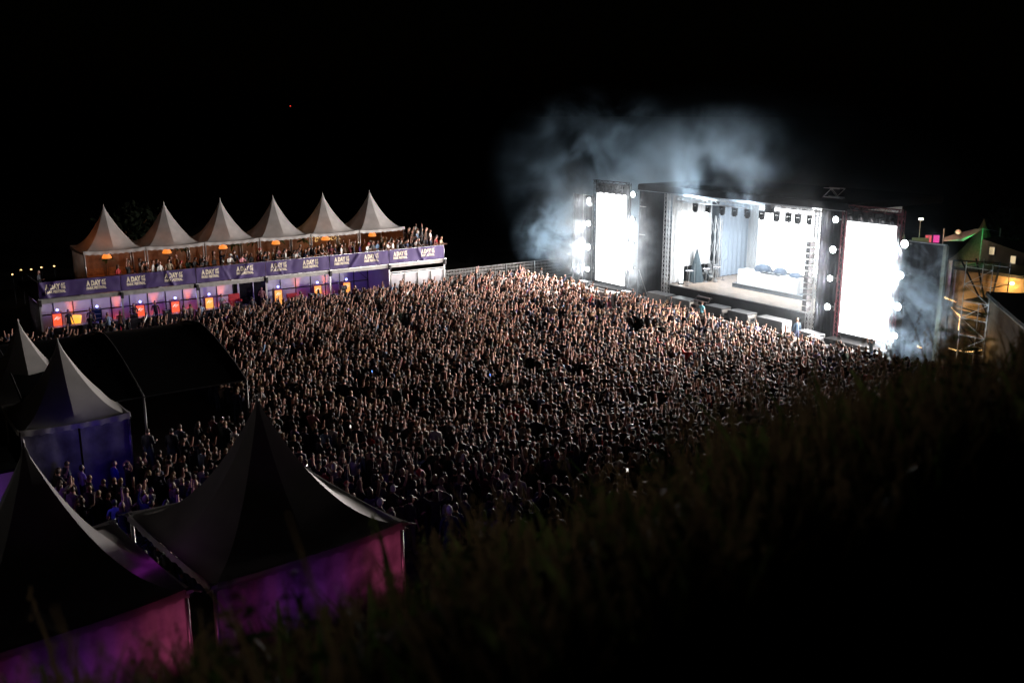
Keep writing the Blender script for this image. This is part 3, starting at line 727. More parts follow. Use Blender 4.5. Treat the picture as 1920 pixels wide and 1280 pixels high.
# front edge runs from R to F; rotation so that local -y is the hill side
AA = math.atan2(23.12-19.73, -2.78+6.71)
def wallmesh(half, eave, side_h):
    m = MB(); n = 60; rows = 10; V = []
    for j in range(rows+1):
        z = eave-.06-side_h*j/rows
        for i in range(n+1):
            x = -half+2*half*i/n; V.append((x, -half+.05+.04*math.sin(i*.9+j*.2)+.05*noise.noise(Vector((x*1.2, z*1.5, 2))), z))
    return m.add(V, [(j*(n+1)+i, j*(n+1)+i+1, (j+1)*(n+1)+i+1, (j+1)*(n+1)+i) for j in range(rows) for i in range(n)])
gA = 2.0
tA = big_tent('large grey pagoda tent whose peak stands before the crowd, at foot of hill', (-6.46, 23.72), 2.6, 4.5-gA, 3.25, AA, gA)
ob('side_wall', wallmesh(2.6, 4.5-gA, 2.9).mesh('side_wall', M_sidewall, True), tA)
tB = big_tent('large grey pagoda tent cut off by the picture edge, at foot of hill', (-10.62, 20.1), 2.42, 4.5-gA, 3.3, AA, gA)
ob('side_wall', wallmesh(2.42, 4.5-gA, 2.9).mesh('side_wall', M_sidewall, True), tB)
def tent_pt(c, half, u, v, z): q = rot2((u*half, v*half, 0), AA); return (c[0]+q.x, c[1]+q.y, z)
for c, hf in (((-6.46, 23.72), 2.6), ((-10.62, 20.1), 2.42)):
    for u, col, pw in ((.86, (1, .16, .35), 13), (.66, (1, .12, .35), 8), (.45, (.9, .12, .6), 3), (.1, (.7, .1, .9), 5.5), (-.3, (.4, .08, 1), 5.5), (-.62, (1, .1, .4), 4), (-.9, (.5, .08, 1), 2.5)):
        lamp('SPOT', 'assumed_wall_wash', None, tent_pt(c, hf, u, -1.5, 3.35), pw, col, tent_pt(c, hf, u+.03, -1, 3.55), spot_size=R(92), spot_blend=.9, shadow_soft_size=.12)  # unseen coloured lamps assumed in front of both side walls
# violet and purple wash on the people between the tents, from assumed unseen lamps
lamp('SPOT', 'assumed_violet_wash', None, (-13.9, 29.5, 4.2), 130, (.16, .08, 1), (-11.0, 30.5, 1.0), spot_size=R(100), spot_blend=1, shadow_soft_size=.2)
lamp('SPOT', 'assumed_violet_wash', None, (-2.9, 23.6, 5.6), 34, (.28, .10, 1), (-1.6, 29.5, 1.2), spot_size=R(90), spot_blend=1, shadow_soft_size=.2)
lamp('POINT', 'assumed_magenta_rim', None, (-8.55, 21.35, 4.75), .5, (.8, .05, 1), shadow_soft_size=.1)  # unseen lamp assumed for the magenta edge on the tent

fp = thing('assumed_flood_pole', 'assumed unseen flood light on a pole beyond the picture edge', 'lamp', (-36, 31, 0), 0)  # unseen pole and lamp, assumed in order to light the tents' left faces
ob('pole', MB().tube([(0, 0, 0), (0, 0, 8.5)], .06, 6).mesh('pole', M_steel), fp); ob('head', MB().box((.1, 0, 8.5), (.12, .5, .35)).mesh('head', M_warm), fp)
lamp('SPOT', 'flood', fp, (.3, 0, 8.5), 210, (1, .93, .86), (24, -6, 4), spot_size=R(70), spot_blend=1, shadow_soft_size=.25)  # beam of the assumed lamp
# ================================================================== STAGE
SL = lambda a, b, z=0: SP(a, b, z)
def sthing(name, label, cat, s, t, z=0, group=None, dr=0): return thing(name, label, cat, SP(s, t, z), SR+dr, group)
stg = sthing('festival_stage', 'main festival stage with bright white interior, black roof and wings', 'stage', 0, 0)
W, D = 13.5, 9.0
def spart(name, m, mt, par=None, loc=(0, 0, 0), smooth=False): return ob(name, m.mesh(name, mt, smooth), par or stg, loc)
dk = MB().box((0, 0, 0), (1.91, .99, .06)).mesh('deck_panel', M_wood)
for i in range(7):
    for j in range(9): ob('deck_panel', dk, stg, (.965+i*1.929, .5+j*1.0, 1.67))
spart('front_skirt', MB().box((W/2, .06, .82), (W, .04, 1.62)).box((W/2, D, .8), (W, .04, 1.6)), M_black)
spart('stage_edge', MB().box((W/2, -.02, 1.68), (W+.05, .04, .07)), M_alu)
# roof: black box over the opening, valance, ceiling
spart('roof', MB().box((6.4, 4.6, 9.08), (19.4, 10.0, .14)).box((6.4, -.40, 8.88), (19.5, .06, .4)).box((-3.35, 4.6, 8.88), (.06, 10.0, .4)).box((16.2, 4.6, 8.88), (.06, 10.0, .4)), M_roofblack)
spart('ceiling', MB().box((6.7, 4.6, 9.0), (W, 8.6, .05)), M_drape)
# wings of black scrim on both sides of the opening
for a, b in ((-3.45, -.35), (13.95, 15.85)):
    n = 16; m = MB(); m.add([(a+(b-a)*i/n, -.12+.03*math.sin(i*1.9), z) for i in range(n+1) for z in (.2, 4.4, 8.6)], [(3*i+j, 3*i+3+j, 3*i+4+j, 3*i+1+j) for i in range(n) for j in range(2)])
    spart('wing_scrim', m, M_roofblack)
spart('wing_brace', MB().tube([(-3.2, -.2, 2.4), (-2.2, -.2, .6)], .03, 5).tube([(-3.3, -.2, 5.2), (-2.6, -.2, 5.2)], .03, 5).tube([(-3.3, -.2, 7.4), (-2.6, -.2, 7.4)], .03, 5), M_steel)
# corner posts and trusses
for s_, t_ in ((-.25, -.2), (.1, -.2), (13.55, -.2), (13.85, -.2)):
    spart('post_truss', MB().truss((s_, t_, 0), (s_, t_, 8.6), .27, .02), M_alu)
for t_, z_ in ((.35, 8.25), (1.9, 8.35), (5.0, 8.35), (8.3, 8.3)):
    spart('ceiling_truss', MB().truss((.2, t_, z_), (13.4, t_, z_), .36, .022), M_alu)
spart('front_fascia', MB().box((6.7, -.3, 8.62), (13.2, .05, .12)), mat('pale_canvas', (.45, .5, .55), .7))
# side drapes inside, pleated
def drape(x, y0, y1, z0, z1, n, amp=.06):
    m = MB(); return m.add([(x+amp*math.sin(i*1.5), y0+(y1-y0)*i/n, z) for i in range(n+1) for z in (z0, (z0+z1)/2, z1)], [(3*i+j, 3*i+3+j, 3*i+4+j, 3*i+1+j) for i in range(n) for j in range(2)])
for a, b in ((.2, 1.6), (1.65, 3.0), (3.05, 4.4)): spart('side_drape', drape(-.05, a, b, 2.9 if a > 1 else 1.72, 8.6, 14), M_drape, smooth=True)
spart('side_drape', drape(-.1, 5.3, 8.9, 1.72, 8.6, 30), mat('haze_tinted_drape', (.36, .43, .52), .8, var=.08), smooth=True)  # blue grey haze over this stretch of wall is put into the drape colour
spart('side_drape', drape(13.6, .3, 8.9, 1.72, 8.6, 60), M_drape, smooth=True)
m = MB(); n = 12; m.add([(x_, D-.25+.05*math.sin(i*1.7), z) for i, x_ in enumerate(np.linspace(-.1, 1.1, n+1)) for z in (1.72, 8.6)], [(2*i, 2*i+2, 2*i+3, 2*i+1) for i in range(n)])
spart('back_drape', m, M_drape, smooth=True)
# inner truss column
spart('inner_column', MB().truss((.0, 4.85, 1.7), (.0, 4.85, 6.6), .5, .05, 1.4).truss((.05, 5.35, 1.7), (.05, 5.35, 6.4), .22, .03, .6), M_alu)
# LED wall at the back
lw = sthing('led_wall', 'bright white video wall across the back of the stage', 'screen', 0, 0)
for i in range(6):
    for j in range(3):
        ob('led_panel', MB().box((0, 0, 0), (1.98, .08, 1.93)).mesh('led_panel', M_screen), lw, (2.1+i*2.0, D-.35, 3.3+j*1.95))
ob('frame', MB().box((7.1, D-.27, 5.25), (12.1, .06, 5.95)).mesh('frame', M_blackm), lw)
# glowing light column at the near left corner of the opening
lc = sthing('light_column', 'tall glowing white light column at the open end corner of the stage', 'light', .62, .75, 1.7)
ob('tube', MB().tube([(0, 0, .1), (0, 0, 5.6)], .13, 12).mesh('tube', emit('column_glow', (.9, .97, 1), 7), True), lc)
ob('base', MB().lathe([(0, 0), (.25, 0), (.25, .06), (.1, .1)], 12).mesh('base', M_blackm), lc)
# fixtures hanging in the roof
def moving_head(label, loc, rz, group, tilt=0, mt=None, lit=False, name='moving_head_light'):
    t = thing(name, label, 'spotlight', loc, rz, group)
    ob('base', MB().box((0, 0, -.08), (.34, .26, .16)).mesh('base', M_blackm), t)
    y = ob('yoke', MB().box((-.2, 0, -.34), (.05, .12, .42)).box((.2, 0, -.34), (.05, .12, .42)).box((0, 0, -.18), (.44, .12, .05)).mesh('yoke', M_blackm), t)
    hd = MB(); hd.lathe([(0, .22), (.12, .2), (.15, .05), (.16, -.12), (.13, -.2), (0, -.2)], 10)
    h = ob('lamp_head', hd.mesh('lamp_head', M_blackm, True), t, (0, 0, -.45)); h.rotation_euler = (tilt, 0, 0)
    le = ob('lens', MB().lathe([(.12, -.205), (0, -.21)], 10).mesh('lens', M_lamp if lit else mat('lens_glass', (.05, .06, .08), .1)), h)
    return t
IX = [(2.2, .35, 0), (3.5, .35, 1), (4.9, .35, 0), (6.1, .35, 0), (7.3, .35, 0), (8.6, .35, 0), (9.9, .35, 0), (10.9, .35, 1), (11.7, .35, 0), (12.7, .35, 1)]
IO = ['first from the light column', 'second from the light column, lit', 'third from the light column', 'fourth from the light column', 'fifth from the light column', 'fifth from the speaker column', 'fourth from the speaker column', 'third from the speaker column, lit', 'second from the speaker column', 'next to the speaker column, lit']
for (s_, t_, li), lb in zip(IX, IO):
    moving_head('black moving head hanging from the front roof truss, ' + lb, SP(s_, t_, 8.05), SR, 'moving heads under the stage roof', tilt=-.5 if li else .3*math.sin(s_*3), lit=bool(li))
for k, s_ in enumerate((2.6, 5.2, 7.8, 10.4, 12.6)):
    lamp('SPOT', 'stage_wash', stg, (s_, 1.9, 8.0), 3200, (.86, .94, 1), (s_, 5.2, 1.7), spot_size=R(110), spot_blend=1, shadow_soft_size=.25)
lamp('SPOT', 'side_wash', stg, (5.0, 2.5, 7.8), 4200, (.95, .97, 1), (-.3, 2.3, 4.0), spot_size=R(80), spot_blend=1, shadow_soft_size=.3)
bx = sthing('motor_box', 'dark chain hoist box hanging at the roof truss middle', 'hoist', 9.3, .3, 8.35)
ob('body', MB().box((0, 0, 0), (.5, .4, .8)).mesh('body', M_blackm), bx); ob('hook', MB().tube([(0, 0, .4), (0, 0, .75)], .04, 6).mesh('hook', M_steel), bx)

# DJ riser and booth
rs = sthing('booth_riser', 'grey carpeted riser under the white booth', 'riser', 3.7, 3.1, 1.7)
ob('body', MB().box((3.3, 1.4, .16), (6.6, 2.8, .32)).mesh('body', mat('grey_carpet', (.12, .14, .16), .9)), rs)
for k in range(3): ob('trim', MB().box((1.1+k*2.2, -.01, .32), (2.16, .03, .03)).mesh('trim', M_alu), rs)
bo = sthing('dj_booth', 'long glowing white booth on the riser', 'booth', 4.0, 3.35, 2.02)
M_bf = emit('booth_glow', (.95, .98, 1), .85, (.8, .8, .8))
for k in range(3): ob('front_panel', MB().box((.93+k*1.86, 0, .5), (1.85, .05, 1.0)).mesh('front_panel', M_bf), bo)
ob('table_top', MB().box((2.79, .45, 1.02), (5.6, .95, .05)).mesh('table_top', M_drape), bo)
ob('end_panel', MB().box((5.58, .45, .5), (.05, .9, 1.0)).box((0.0, .45, .5), (.05, .9, 1.0)).mesh('end_panel', M_drape), bo)
rl = sthing('guard_rail', 'white steel guard rail at the end of the booth riser', 'railing', 9.85, 3.3, 2.02)
ob('frame', MB().tube([(0, 0, 0), (0, 0, 1.05), (0, 1.1, 1.05), (0, 1.1, 0)], .025, 6).mesh('frame', M_alu), rl)
for z in (.35, .7): ob('rung', MB().tube([(0, 0, z), (0, 1.1, z)], .02, 5).mesh('rung', M_alu), rl)
M_cover = mat('blue_grey_cover', (.05, .07, .10), .8, bump=.4)
for k, (s_, wd, ht, lb) in enumerate(((5.9, .62, .55, 'larger grey covered monitor on the booth, nearest the drum kit'), (7.5, .42, .5, 'narrow grey covered monitor in the booth middle'), (8.9, .35, .34, 'smallest grey covered monitor on the booth, nearest the guard rail'))):
    cm = sthing('covered_monitor', lb, 'monitor', s_, 3.95, 3.07, 'covered monitors on the booth')
    m = MB(); m.add([(a*wd*q, b*.28*q, z*ht) for q, z in ((1, 0), (.98, .45), (.8, .8), (.45, 1.0)) for a, b in ((-1, -1), (0, -1.1), (1, -1), (1, 1), (0, 1.1), (-1, 1))], [(i*6+j, i*6+(j+1) % 6, (i+1)*6+(j+1) % 6, (i+1)*6+j) for i in range(3) for j in range(6)]+[(18, 19, 20, 21, 22, 23)])
    m.add([], [])
    ob('cover', m.mesh('cover', M_cover, True), cm); ob('foot', MB().box((0, 0, .01), (wd*1.2, .3, .04)).mesh('foot', M_blackm), cm)
for k, (s_, nm, lb) in enumerate(((6.35, 'media_player', 'flat black media player beside the larger covered monitor'), (6.8, 'mixer', 'black mixer in the middle of the booth table'), (7.2, 'media_player', 'flat black media player beside the narrow covered monitor'), (7.75, 'media_player', 'flat black media player toward the guard rail'))):
    pl = sthing(nm, lb, 'DJ gear', s_, 3.55, 3.07, 'players on the booth')
    ob('body', MB().box((0, 0, .05), (.34, .4, .1)).mesh('body', M_blackm), pl); ob('platter', MB().lathe([(.12, .1), (.12, .115), (0, .118)], 12).mesh('platter', M_steel), pl)
# drum kit and cloth covered gear at the side
dr_ = sthing('drum_kit', 'drum kit with cymbals pushed to the side of the stage', 'drum kit', .75, 3.5, 1.7)
ob('bass_drum', MB().tube([(-.0, -.2, .3), (0, .25, .3)], .3, 14).mesh('bass_drum', mat('drum_shell', (.1, .12, .13), .3)), dr_)
for (x, y, z, r) in ((-.25, .0, .75, .16), (.2, .05, .78, .15), (.5, -.15, .5, .2), (-.55, -.1, .6, .17)): ob('drum', MB().lathe([(0, z-.14), (r, z-.14), (r, z), (0, z+.005)], 12, (x, y, 0)).mesh('drum', M_steel), dr_)
for (x, y, z) in ((-.6, .2, 1.25), (.55, .25, 1.3), (.85, -.1, 1.05), (-.2, .4, 1.45)):
    c_ = ob('cymbal', MB().lathe([(.22, 0), (.05, .03), (0, .05)], 14, (x, y, z)).mesh('cymbal', M_alu), dr_); ob('stand', MB().tube([(x, y, 0), (x, y, z)], .015, 5).tube([(x-.2, y, 0), (x, y, .35), (x+.2, y, 0)], .012, 4).mesh('stand', M_alu), c_)
cg = sthing('covered_gear', 'tall dark gear under a peaked cloth at the side drape', 'covered gear', .45, 2.5, 1.7)
ob('cloth', MB().lathe([(.62, 0), (.5, .7), (.34, 1.4), (.16, 2.1), (.05, 2.5), (0, 2.55)], 9).mesh('cloth', mat('dark_cloth', (.05, .07, .08), .9, bump=.6)), cg)
ob('lid', MB().lathe([(.25, 2.5), (0, 2.52)], 6).mesh('lid', M_blackm), cg)
for k, (s_, t_) in enumerate(((.9, 1.3), (1.05, 3.0), (.85, 4.3))):
    ms = sthing('round_table', ['small round white topped table by the light column', 'small round white topped table beside the drum kit', 'small round white topped table by the inner truss'][k], 'table', s_, t_, 1.7, 'small round tables at the stage side')
    ob('table_top', MB().lathe([(0, 1.0), (.3, 1.0), (.3, 1.04), (0, 1.045)], 14).mesh('table_top', M_wall), ms); ob('stand', MB().lathe([(0, 0), (.2, 0), (.2, .03), (.025, .05), (.025, 1.0)], 8).mesh('stand', M_alu), ms)
for k in range(5):
    st_ = sthing('microphone_stand', 'thin microphone stand ' + ['in front of the covered gear', 'beside the bass drum', 'by the pleated side drape', 'near the inner truss', 'at the edge by the light column'][k], 'stand', [.9, 1.5, .3, 1.3, 1.4][k], [1.9, 3.6, 3.9, 4.6, .6][k], 1.7, 'microphone stands at the stage side')
    ob('pole', MB().tube([(0, 0, .03), (0, 0, 1.5)], .014, 5).mesh('pole', M_alu), st_); ob('boom', MB().tube([(0, 0, 1.45), (.3, .1, 1.8)], .011, 4).mesh('boom', M_blackm), st_); ob('foot', MB().lathe([(0, 0), (.16, 0), (.14, .03), (0, .04)], 8).mesh('foot', M_blackm), st_)

# line array
la = sthing('line_array', 'hanging column of black loudspeaker cabinets at the stage corner', 'loudspeaker', 13.62, -.6, 0)
for k in range(12):
    z = 6.35-k*.385; y = 0
    ob('cabinet', MB().add([(-.2, .25, -.13), (.2, .25, -.13), (.17, -.2, -.16), (-.17, -.2, -.16), (-.2, .25, .13), (.2, .25, .13), (.17, -.2, .16), (-.17, -.2, .16)], [(0, 1, 2, 3), (7, 6, 5, 4), (2, 1, 5, 6), (1, 0, 4, 5), (0, 3, 7, 4), (3, 2, 6, 7)]).mesh('cabinet', M_blackm), la, (0, y, z))
ob('hoist_chain', MB().tube([(0, 0, 6.5), (0, 0, 8.6)], .025, 5).mesh('hoist_chain', M_steel), la)

# screen towers
def tower(s0, label, red, z0, z1, w_):
    t = sthing('screen_tower', label, 'screen tower', s0, 0, 0, 'screen towers beside the stage')
    rm = mat('truss_red_light_tint', (.16, .03, .04), .5) if red else M_blackm  # red light on this tower is tinted into the truss colour
    ob('screen', MB().box((w_/2, -.15, (z0+z1)/2), (w_, .12, z1-z0)).mesh('screen', M_screen), t)
    ob('backing', MB().box((w_/2, .1, (z0+z1)/2), (w_+.3, .3, z1-z0+.3)).mesh('backing', M_black), t)
    for x in (-.22, w_+.22): ob('post_truss', MB().truss((x, -.1, 0), (x, -.1, z1+.95), .28, .024).mesh('post_truss', rm), t)
    ob('top_truss', MB().truss((-.3, -.25, z1+.85), (w_+.3, -.25, z1+.85), .3, .024).mesh('top_truss', rm), t)
    ob('header', MB().box((w_/2, .1, z1+.4), (w_+.2, .1, .75)).mesh('header', M_black), t)
    ob('plinth', MB().box((w_/2, -.4, .3), (w_+.8, 1.4, .6)).mesh('plinth', M_black), t)
    return t
tower(-8.62, 'tower with tall glowing white screen, the farther one from hill', False, .78, 8.12, 3.62)
tower(16.0, 'tower with tall glowing white screen and trusses tinted as red lit, beside the smoke', True, .95, 8.05, 3.5)
for nm, s0 in (('far', -8.62), ('near', 16.0)):
    for k in range(5):
        moving_head(f'dark moving head under the top truss of the {"red" if nm == "near" else "farther"} screen tower, ' + ['first', 'second', 'middle', 'fourth', 'last'][k] + ' along', SP(s0+.3+k*.75, -.35, 8.78), SR, f'moving heads on the {"red" if nm == "near" else "farther"} screen tower', tilt=.4)
# outer scrim walls of both towers
wg = sthing('scrim_wall', 'tall grey scrim wall standing outside the farther screen tower', 'wall', -12.1, .2)
n = 20; m = MB(); m.add([(2.6*i/n, .04*math.sin(i*1.7), z) for i in range(n+1) for z in (0, 4, 7.75)], [(3*i+j, 3*i+3+j, 3*i+4+j, 3*i+1+j) for i in range(n) for j in range(2)])
ob('scrim', m.mesh('scrim', mat('grey_scrim', (.06, .065, .07), .9, var=.3), True), wg)
for x in (0, 1.35, 2.6): ob('post', MB().tube([(x, -.1, 0), (x, -.1, 7.8)], .045, 5).mesh('post', M_steel), wg)
we = sthing('scrim_wall', 'tall black scrim wall behind the thick smoke, beside the red tower', 'wall', 20.0, .5)
m = MB(); m.add([(2.5*i/n, .04*math.sin(i*1.7), z) for i in range(n+1) for z in (0, 4, 7.2)], [(3*i+j, 3*i+3+j, 3*i+4+j, 3*i+1+j) for i in range(n) for j in range(2)])
ob('scrim', m.mesh('scrim', M_black, True), we)
ob('corner_post', MB().box((2.52, -.25, 3.6), (.22, .22, 7.2)).mesh('corner_post', mat('olive_post', (.22, .23, .17), .6)), we)
ob('top_rail', MB().tube([(0, -.1, 7.22), (2.5, -.1, 7.22)], .05, 6).mesh('top_rail', M_steel), we)
tg = sthing('gantry_box', 'small open steel gantry box on the stage roof corner', 'gantry', 15.0, -.4, 9.4)
ob('frame', MB().truss((-.6, 0, .35), (.6, 0, .35), .55, .03, .6).mesh('frame', M_steel), tg); ob('base', MB().box((0, 0, .02), (1.4, .6, .05)).mesh('base', M_blackm), tg)

# blinders: the bright round lamps that light the crowd
BL = [(-9.2, 7.45), (-9.2, 5.5), (-9.2, 3.55), (-9.22, 1.65), (-3.75, 8.3), (-3.78, 6.35), (-3.82, 4.4), (-3.86, 2.5), (15.38, 8.1), (15.35, 6.2), (15.3, 4.35), (15.27, 2.5), (20.36, 7.13), (20.3, 5.25), (20.3, 3.35), (20.27, 1.55)]
cols = ['outer side of the farther tower', 'stage side of the farther tower', 'stage side of the red tower', 'smoky side of the red tower']
hts = ['topmost', 'second from top', 'third from top', 'lowest']
targets = (Vector((-18, 52, 1.5)), Vector((-24, 62, 2)))
for k, (s_, z_) in enumerate(BL):
    p = SP(s_, -.55, z_)
    t = thing('blinder_lamp', f'blazing white round lamp, {hts[k % 4]}, {cols[k//4]}', 'lamp', p, SR, 'white round lamps up the screen towers')
    ob('housing', MB().tube([(0, .3, 0), (0, .02, 0)], [.12, .26], 12, caps=True).mesh('housing', M_blackm), t)
    ob('lens', MB().tube([(0, -.02, 0), (0, 0.0, 0)], .17+.012*((k*7) % 5), 20).mesh('lens', M_lamp), t)
    ob('bracket', MB().box((0, .35, 0), (.5, .06, .08)).box((.28 if k % 8 < 4 else -.28, .35, 0), (.06, .06, .5)).mesh('bracket', M_steel), t)
    q = lamp('SPOT', 'beam', t, (0, -.08, 0), BLINDER_W, (1, .89, .83), None, spot_size=R(150), spot_blend=1, shadow_soft_size=.22)
    target = targets[k//8]
    d_ = rot2(Vector((target.x-p.x, target.y-p.y, 0)), -SR); q.rotation_euler = Vector((d_.x, d_.y, -2-z_*.9)).to_track_quat('-Z', 'Y').to_euler()

# added unseen lamps behind and before the stage to light the drifting smoke
for a, b, pw, sz in (((-9, 9, .6), (-12, 4, 10), .75, 130), ((-16, 4, .5), (-16, 0, 6), .6, 120), ((-4, 10.5, 3), (-6, 5, 11), .3, 120), ((3.0, 12, 5.5), (4.0, 3, 13), 1.2, 120), ((9.5, 12, 6), (8.5, 5, 13), .8, 120), ((2.5, -1.0, 8.2), (3.0, 1, 13), .22, 150), ((8, -1.0, 8.0), (7.0, 1, 12), .14, 150), ((-1.2, -4.0, 1.4), (-1.4, -1.2, 5.5), .05, 100), ((23.5, -4.2, .9), (21.4, -1, 4.5), .30, 120)):
    lamp('SPOT', 'added_smoke_light', stg, a, SMOKE_W*pw, (.74, .89, 1), b, spot_size=R(sz), spot_blend=1, shadow_soft_size=.5)

# pit: subs, cases, wedges, steps, barrier
M_case = mat('flight_case', (.03, .034, .04), .35, .1, var=.3); M_lid = mat('pale_case_lid', (.22, .24, .26), .4, var=.15)
for k, (a, b) in enumerate(((-.2, 1.9), (2.3, 4.3), (5.9, 7.5), (8.1, 9.9), (10.7, 12.9))):
    sb = sthing('subwoofer', 'long black bass bin against the stage front, ' + ['nearest the light column', 'second from the light column', 'middle one beside the pit steps', 'fourth one past the pit steps', 'nearest the speaker column'][k], 'loudspeaker', (a+b)/2, -1.5, 0, 'bass bins in the pit')
    ob('cabinet', MB().box((0, 0, .62), (b-a, 1.0, 1.2)).mesh('cabinet', M_case), sb); ob('lid', MB().box((0, 0, 1.235), (b-a, 1.0, .03)).mesh('lid', mat('grey_lid', (.13, .14, .15), .4)), sb)
    g_ = ob('grille', MB().box(((b-a)/2+.012, 0, .62), (.02, .85, 1.05)).mesh('grille', M_beam), sb); ob('port', MB().box(((b-a)/2+.026, 0, .8), (.01, .4, .2)).box(((b-a)/2+.026, 0, .4), (.01, .4, .2)).mesh('port', M_case), g_)
sp_ = sthing('pit_steps', 'dark steps from the pit up to the stage edge', 'steps', 4.35, -1.2, 0)
for j in range(6): ob('tread', MB().box((.5, -1.3+j*.3, .25+j*.25), (1.3, .3, .05)).mesh('tread', mat('step_tread', (.12, .09, .09), .7)), sp_)
ob('stringer', MB().tube([(-.15, -1.5, .1), (-.15, .3, 1.6)], .05, 4).tube([(1.15, -1.5, .1), (1.15, .3, 1.6)], .05, 4).mesh('stringer', M_blackm), sp_)
def flight_case(label, s, t, z, w_, d_, h_, dr=0):
    c_ = sthing('flight_case', label, 'case', s, t, z, 'flight cases in the pit', dr)
    ob('body', MB().box((0, 0, h_*.45), (w_, d_, h_*.9)).mesh('body', M_case), c_); ob('lid', MB().box((0, 0, h_*.95), (w_+.01, d_+.01, h_*.1)).mesh('lid', M_lid), c_)
    ob('edge_trim', MB().box((-w_/2, -d_/2, h_/2), (.03, .03, h_)).box((w_/2, -d_/2, h_/2), (.03, .03, h_)).box((w_/2, d_/2, h_/2), (.03, .03, h_)).mesh('edge_trim', M_alu), c_)
CS = [(-9.0, -.9, .9, .6, .7), (-7.8, -1.2, .7, .5, .5), (-6.6, -1.1, 1.1, .5, .45), (-4.3, -2.0, 1.1, .7, .6), (-3.3, -1.2, .9, .6, .75), (-2.2, -2.2, 1.0, .6, .45), (-1.3, -1.4, .8, .5, .6), (-.6, -2.7, 1.2, .7, .5), (.7, -2.9, .9, .6, .45),
      (1.9, -2.6, .8, .6, .6), (3.2, -3.0, .9, .5, .4), (6.4, -3.0, .9, .6, .6), (7.4, -2.9, .7, .6, .5), (8.3, -3.2, .9, .6, .75), (9.3, -2.6, .8, .5, .45), (10.5, -3.1, 1.0, .6, .5), (11.6, -2.9, .9, .6, .4), (12.8, -3.1, .7, .5, .55), (14.6, -1.1, 1.6, .8, .8), (15.6, -2.0, .8, .6, .8), (16.4, -2.4, 1.0, .6, .5), (17.6, -2.6, 1.5, .7, .4), (19.4, -1.5, .9, .6, .5), (21.0, -2.4, .9, .7, .55)]
mk = ['under the farther tower screen, first', 'under the farther tower screen, second', 'under the farther tower screen, third', 'by the lamp column of the farther tower, low wide', 'below the black wing, tallest', 'below the black wing, low', 'below the black wing, next to the light column', 'before the first bass bin, wide', 'before the first bass bin, low',
      'between first and second bass bins', 'before the second bass bin, lowest', 'at the foot of the pit steps', 'past the pit steps, narrow', 'past the pit steps, tallest', 'before the fourth bass bin, low', 'before the fourth bass bin, wide', 'before the last bass bin, lowest', 'before the last bass bin, narrow', 'below the speaker column, widest', 'below the red truss, squarish', 'at the foot of the red tower', 'long low one before the bright screen', 'behind the red draped cloth in smoke', 'in the smoke past the red tower']
for (a, b, x, y, z), lb in zip(CS, mk): flight_case('black flight case with pale lid ' + lb, a, b, 0, x, y, z, random.uniform(-.2, .2))
ob('pit_floor', MB().box((6, -2.2, .04), (32, 3.6, .08)).mesh('pit_floor', mat('pit_boards', (.13, .12, .11), .7, var=.3)), None, S0, SR, kind='structure')
cb = sthing('crowd_barrier', 'steel crowd barrier between the pit and the front rows', 'barrier', -14, -4.35)
m = MB(); 
for k in range(31):
    p_ = ob('barrier_panel', MB().box((.6, 0, 1.1), (1.19, .05, .06)).box((.6, 0, .55), (1.17, .02, 1.02)).box((.02, 0, .55), (.04, .04, 1.1)).mesh('barrier_panel', M_steel) if k == 0 else bpy.data.meshes['barrier_panel'], cb, (k*1.2, 0, 0))
rc = sthing('draped_cloth', 'dark red cloth draped over a low case before the bright screen', 'cloth', 19.3, -2.6, .1)
ob('cloth', MB().add([(1.9*i/10-.9, -.5+j*.25, .55*math.cos((i-5)*.28)+.06*math.sin(i*1.3+j)-.1*abs(j-2)) for j in range(5) for i in range(11)], [(j*11+i, j*11+i+1, (j+1)*11+i+1, (j+1)*11+i) for j in range(4) for i in range(10)]).mesh('cloth', mat('red_cloth', (.22, .04, .05), .8), True), rc)

# ================================================================== FENCE from the pavilion to the stage
fn = thing('mesh_fence', 'tall wire mesh site fence between the pavilion and the smoke', 'fence', BP(30.2, .1), BR)
for k in range(4):
    m = MB(); x0 = k*3.0; x1 = x0+2.94
    fr_ = ob('fence_panel', MB().tube([(x0, 0, .1), (x0, 0, 2.05), (x1, 0, 2.05), (x1, 0, .1), (x0, 0, .1)], .022, 5).mesh('fence_panel', M_steel), fn)
    for i in range(1, 20): m.tube([(x0+i*.147, 0, .1), (x0+i*.147, 0, 2.03)], .009, 3, caps=False)
    for j in range(1, 7): m.tube([(x0, .01, .1+j*.28), (x1, .01, .1+j*.28)], .013, 3, caps=False)
    w_ = ob('wire_mesh', m.mesh('wire_mesh', mat('bright_wire', (.6, .6, .6), .5)), fr_); w_['kind'] = 'stuff'
    ob('fence_post', MB().tube([(x0, 0, 0), (x0, 0, 2.1)], .035, 6).mesh('fence_post', M_alu), fn)

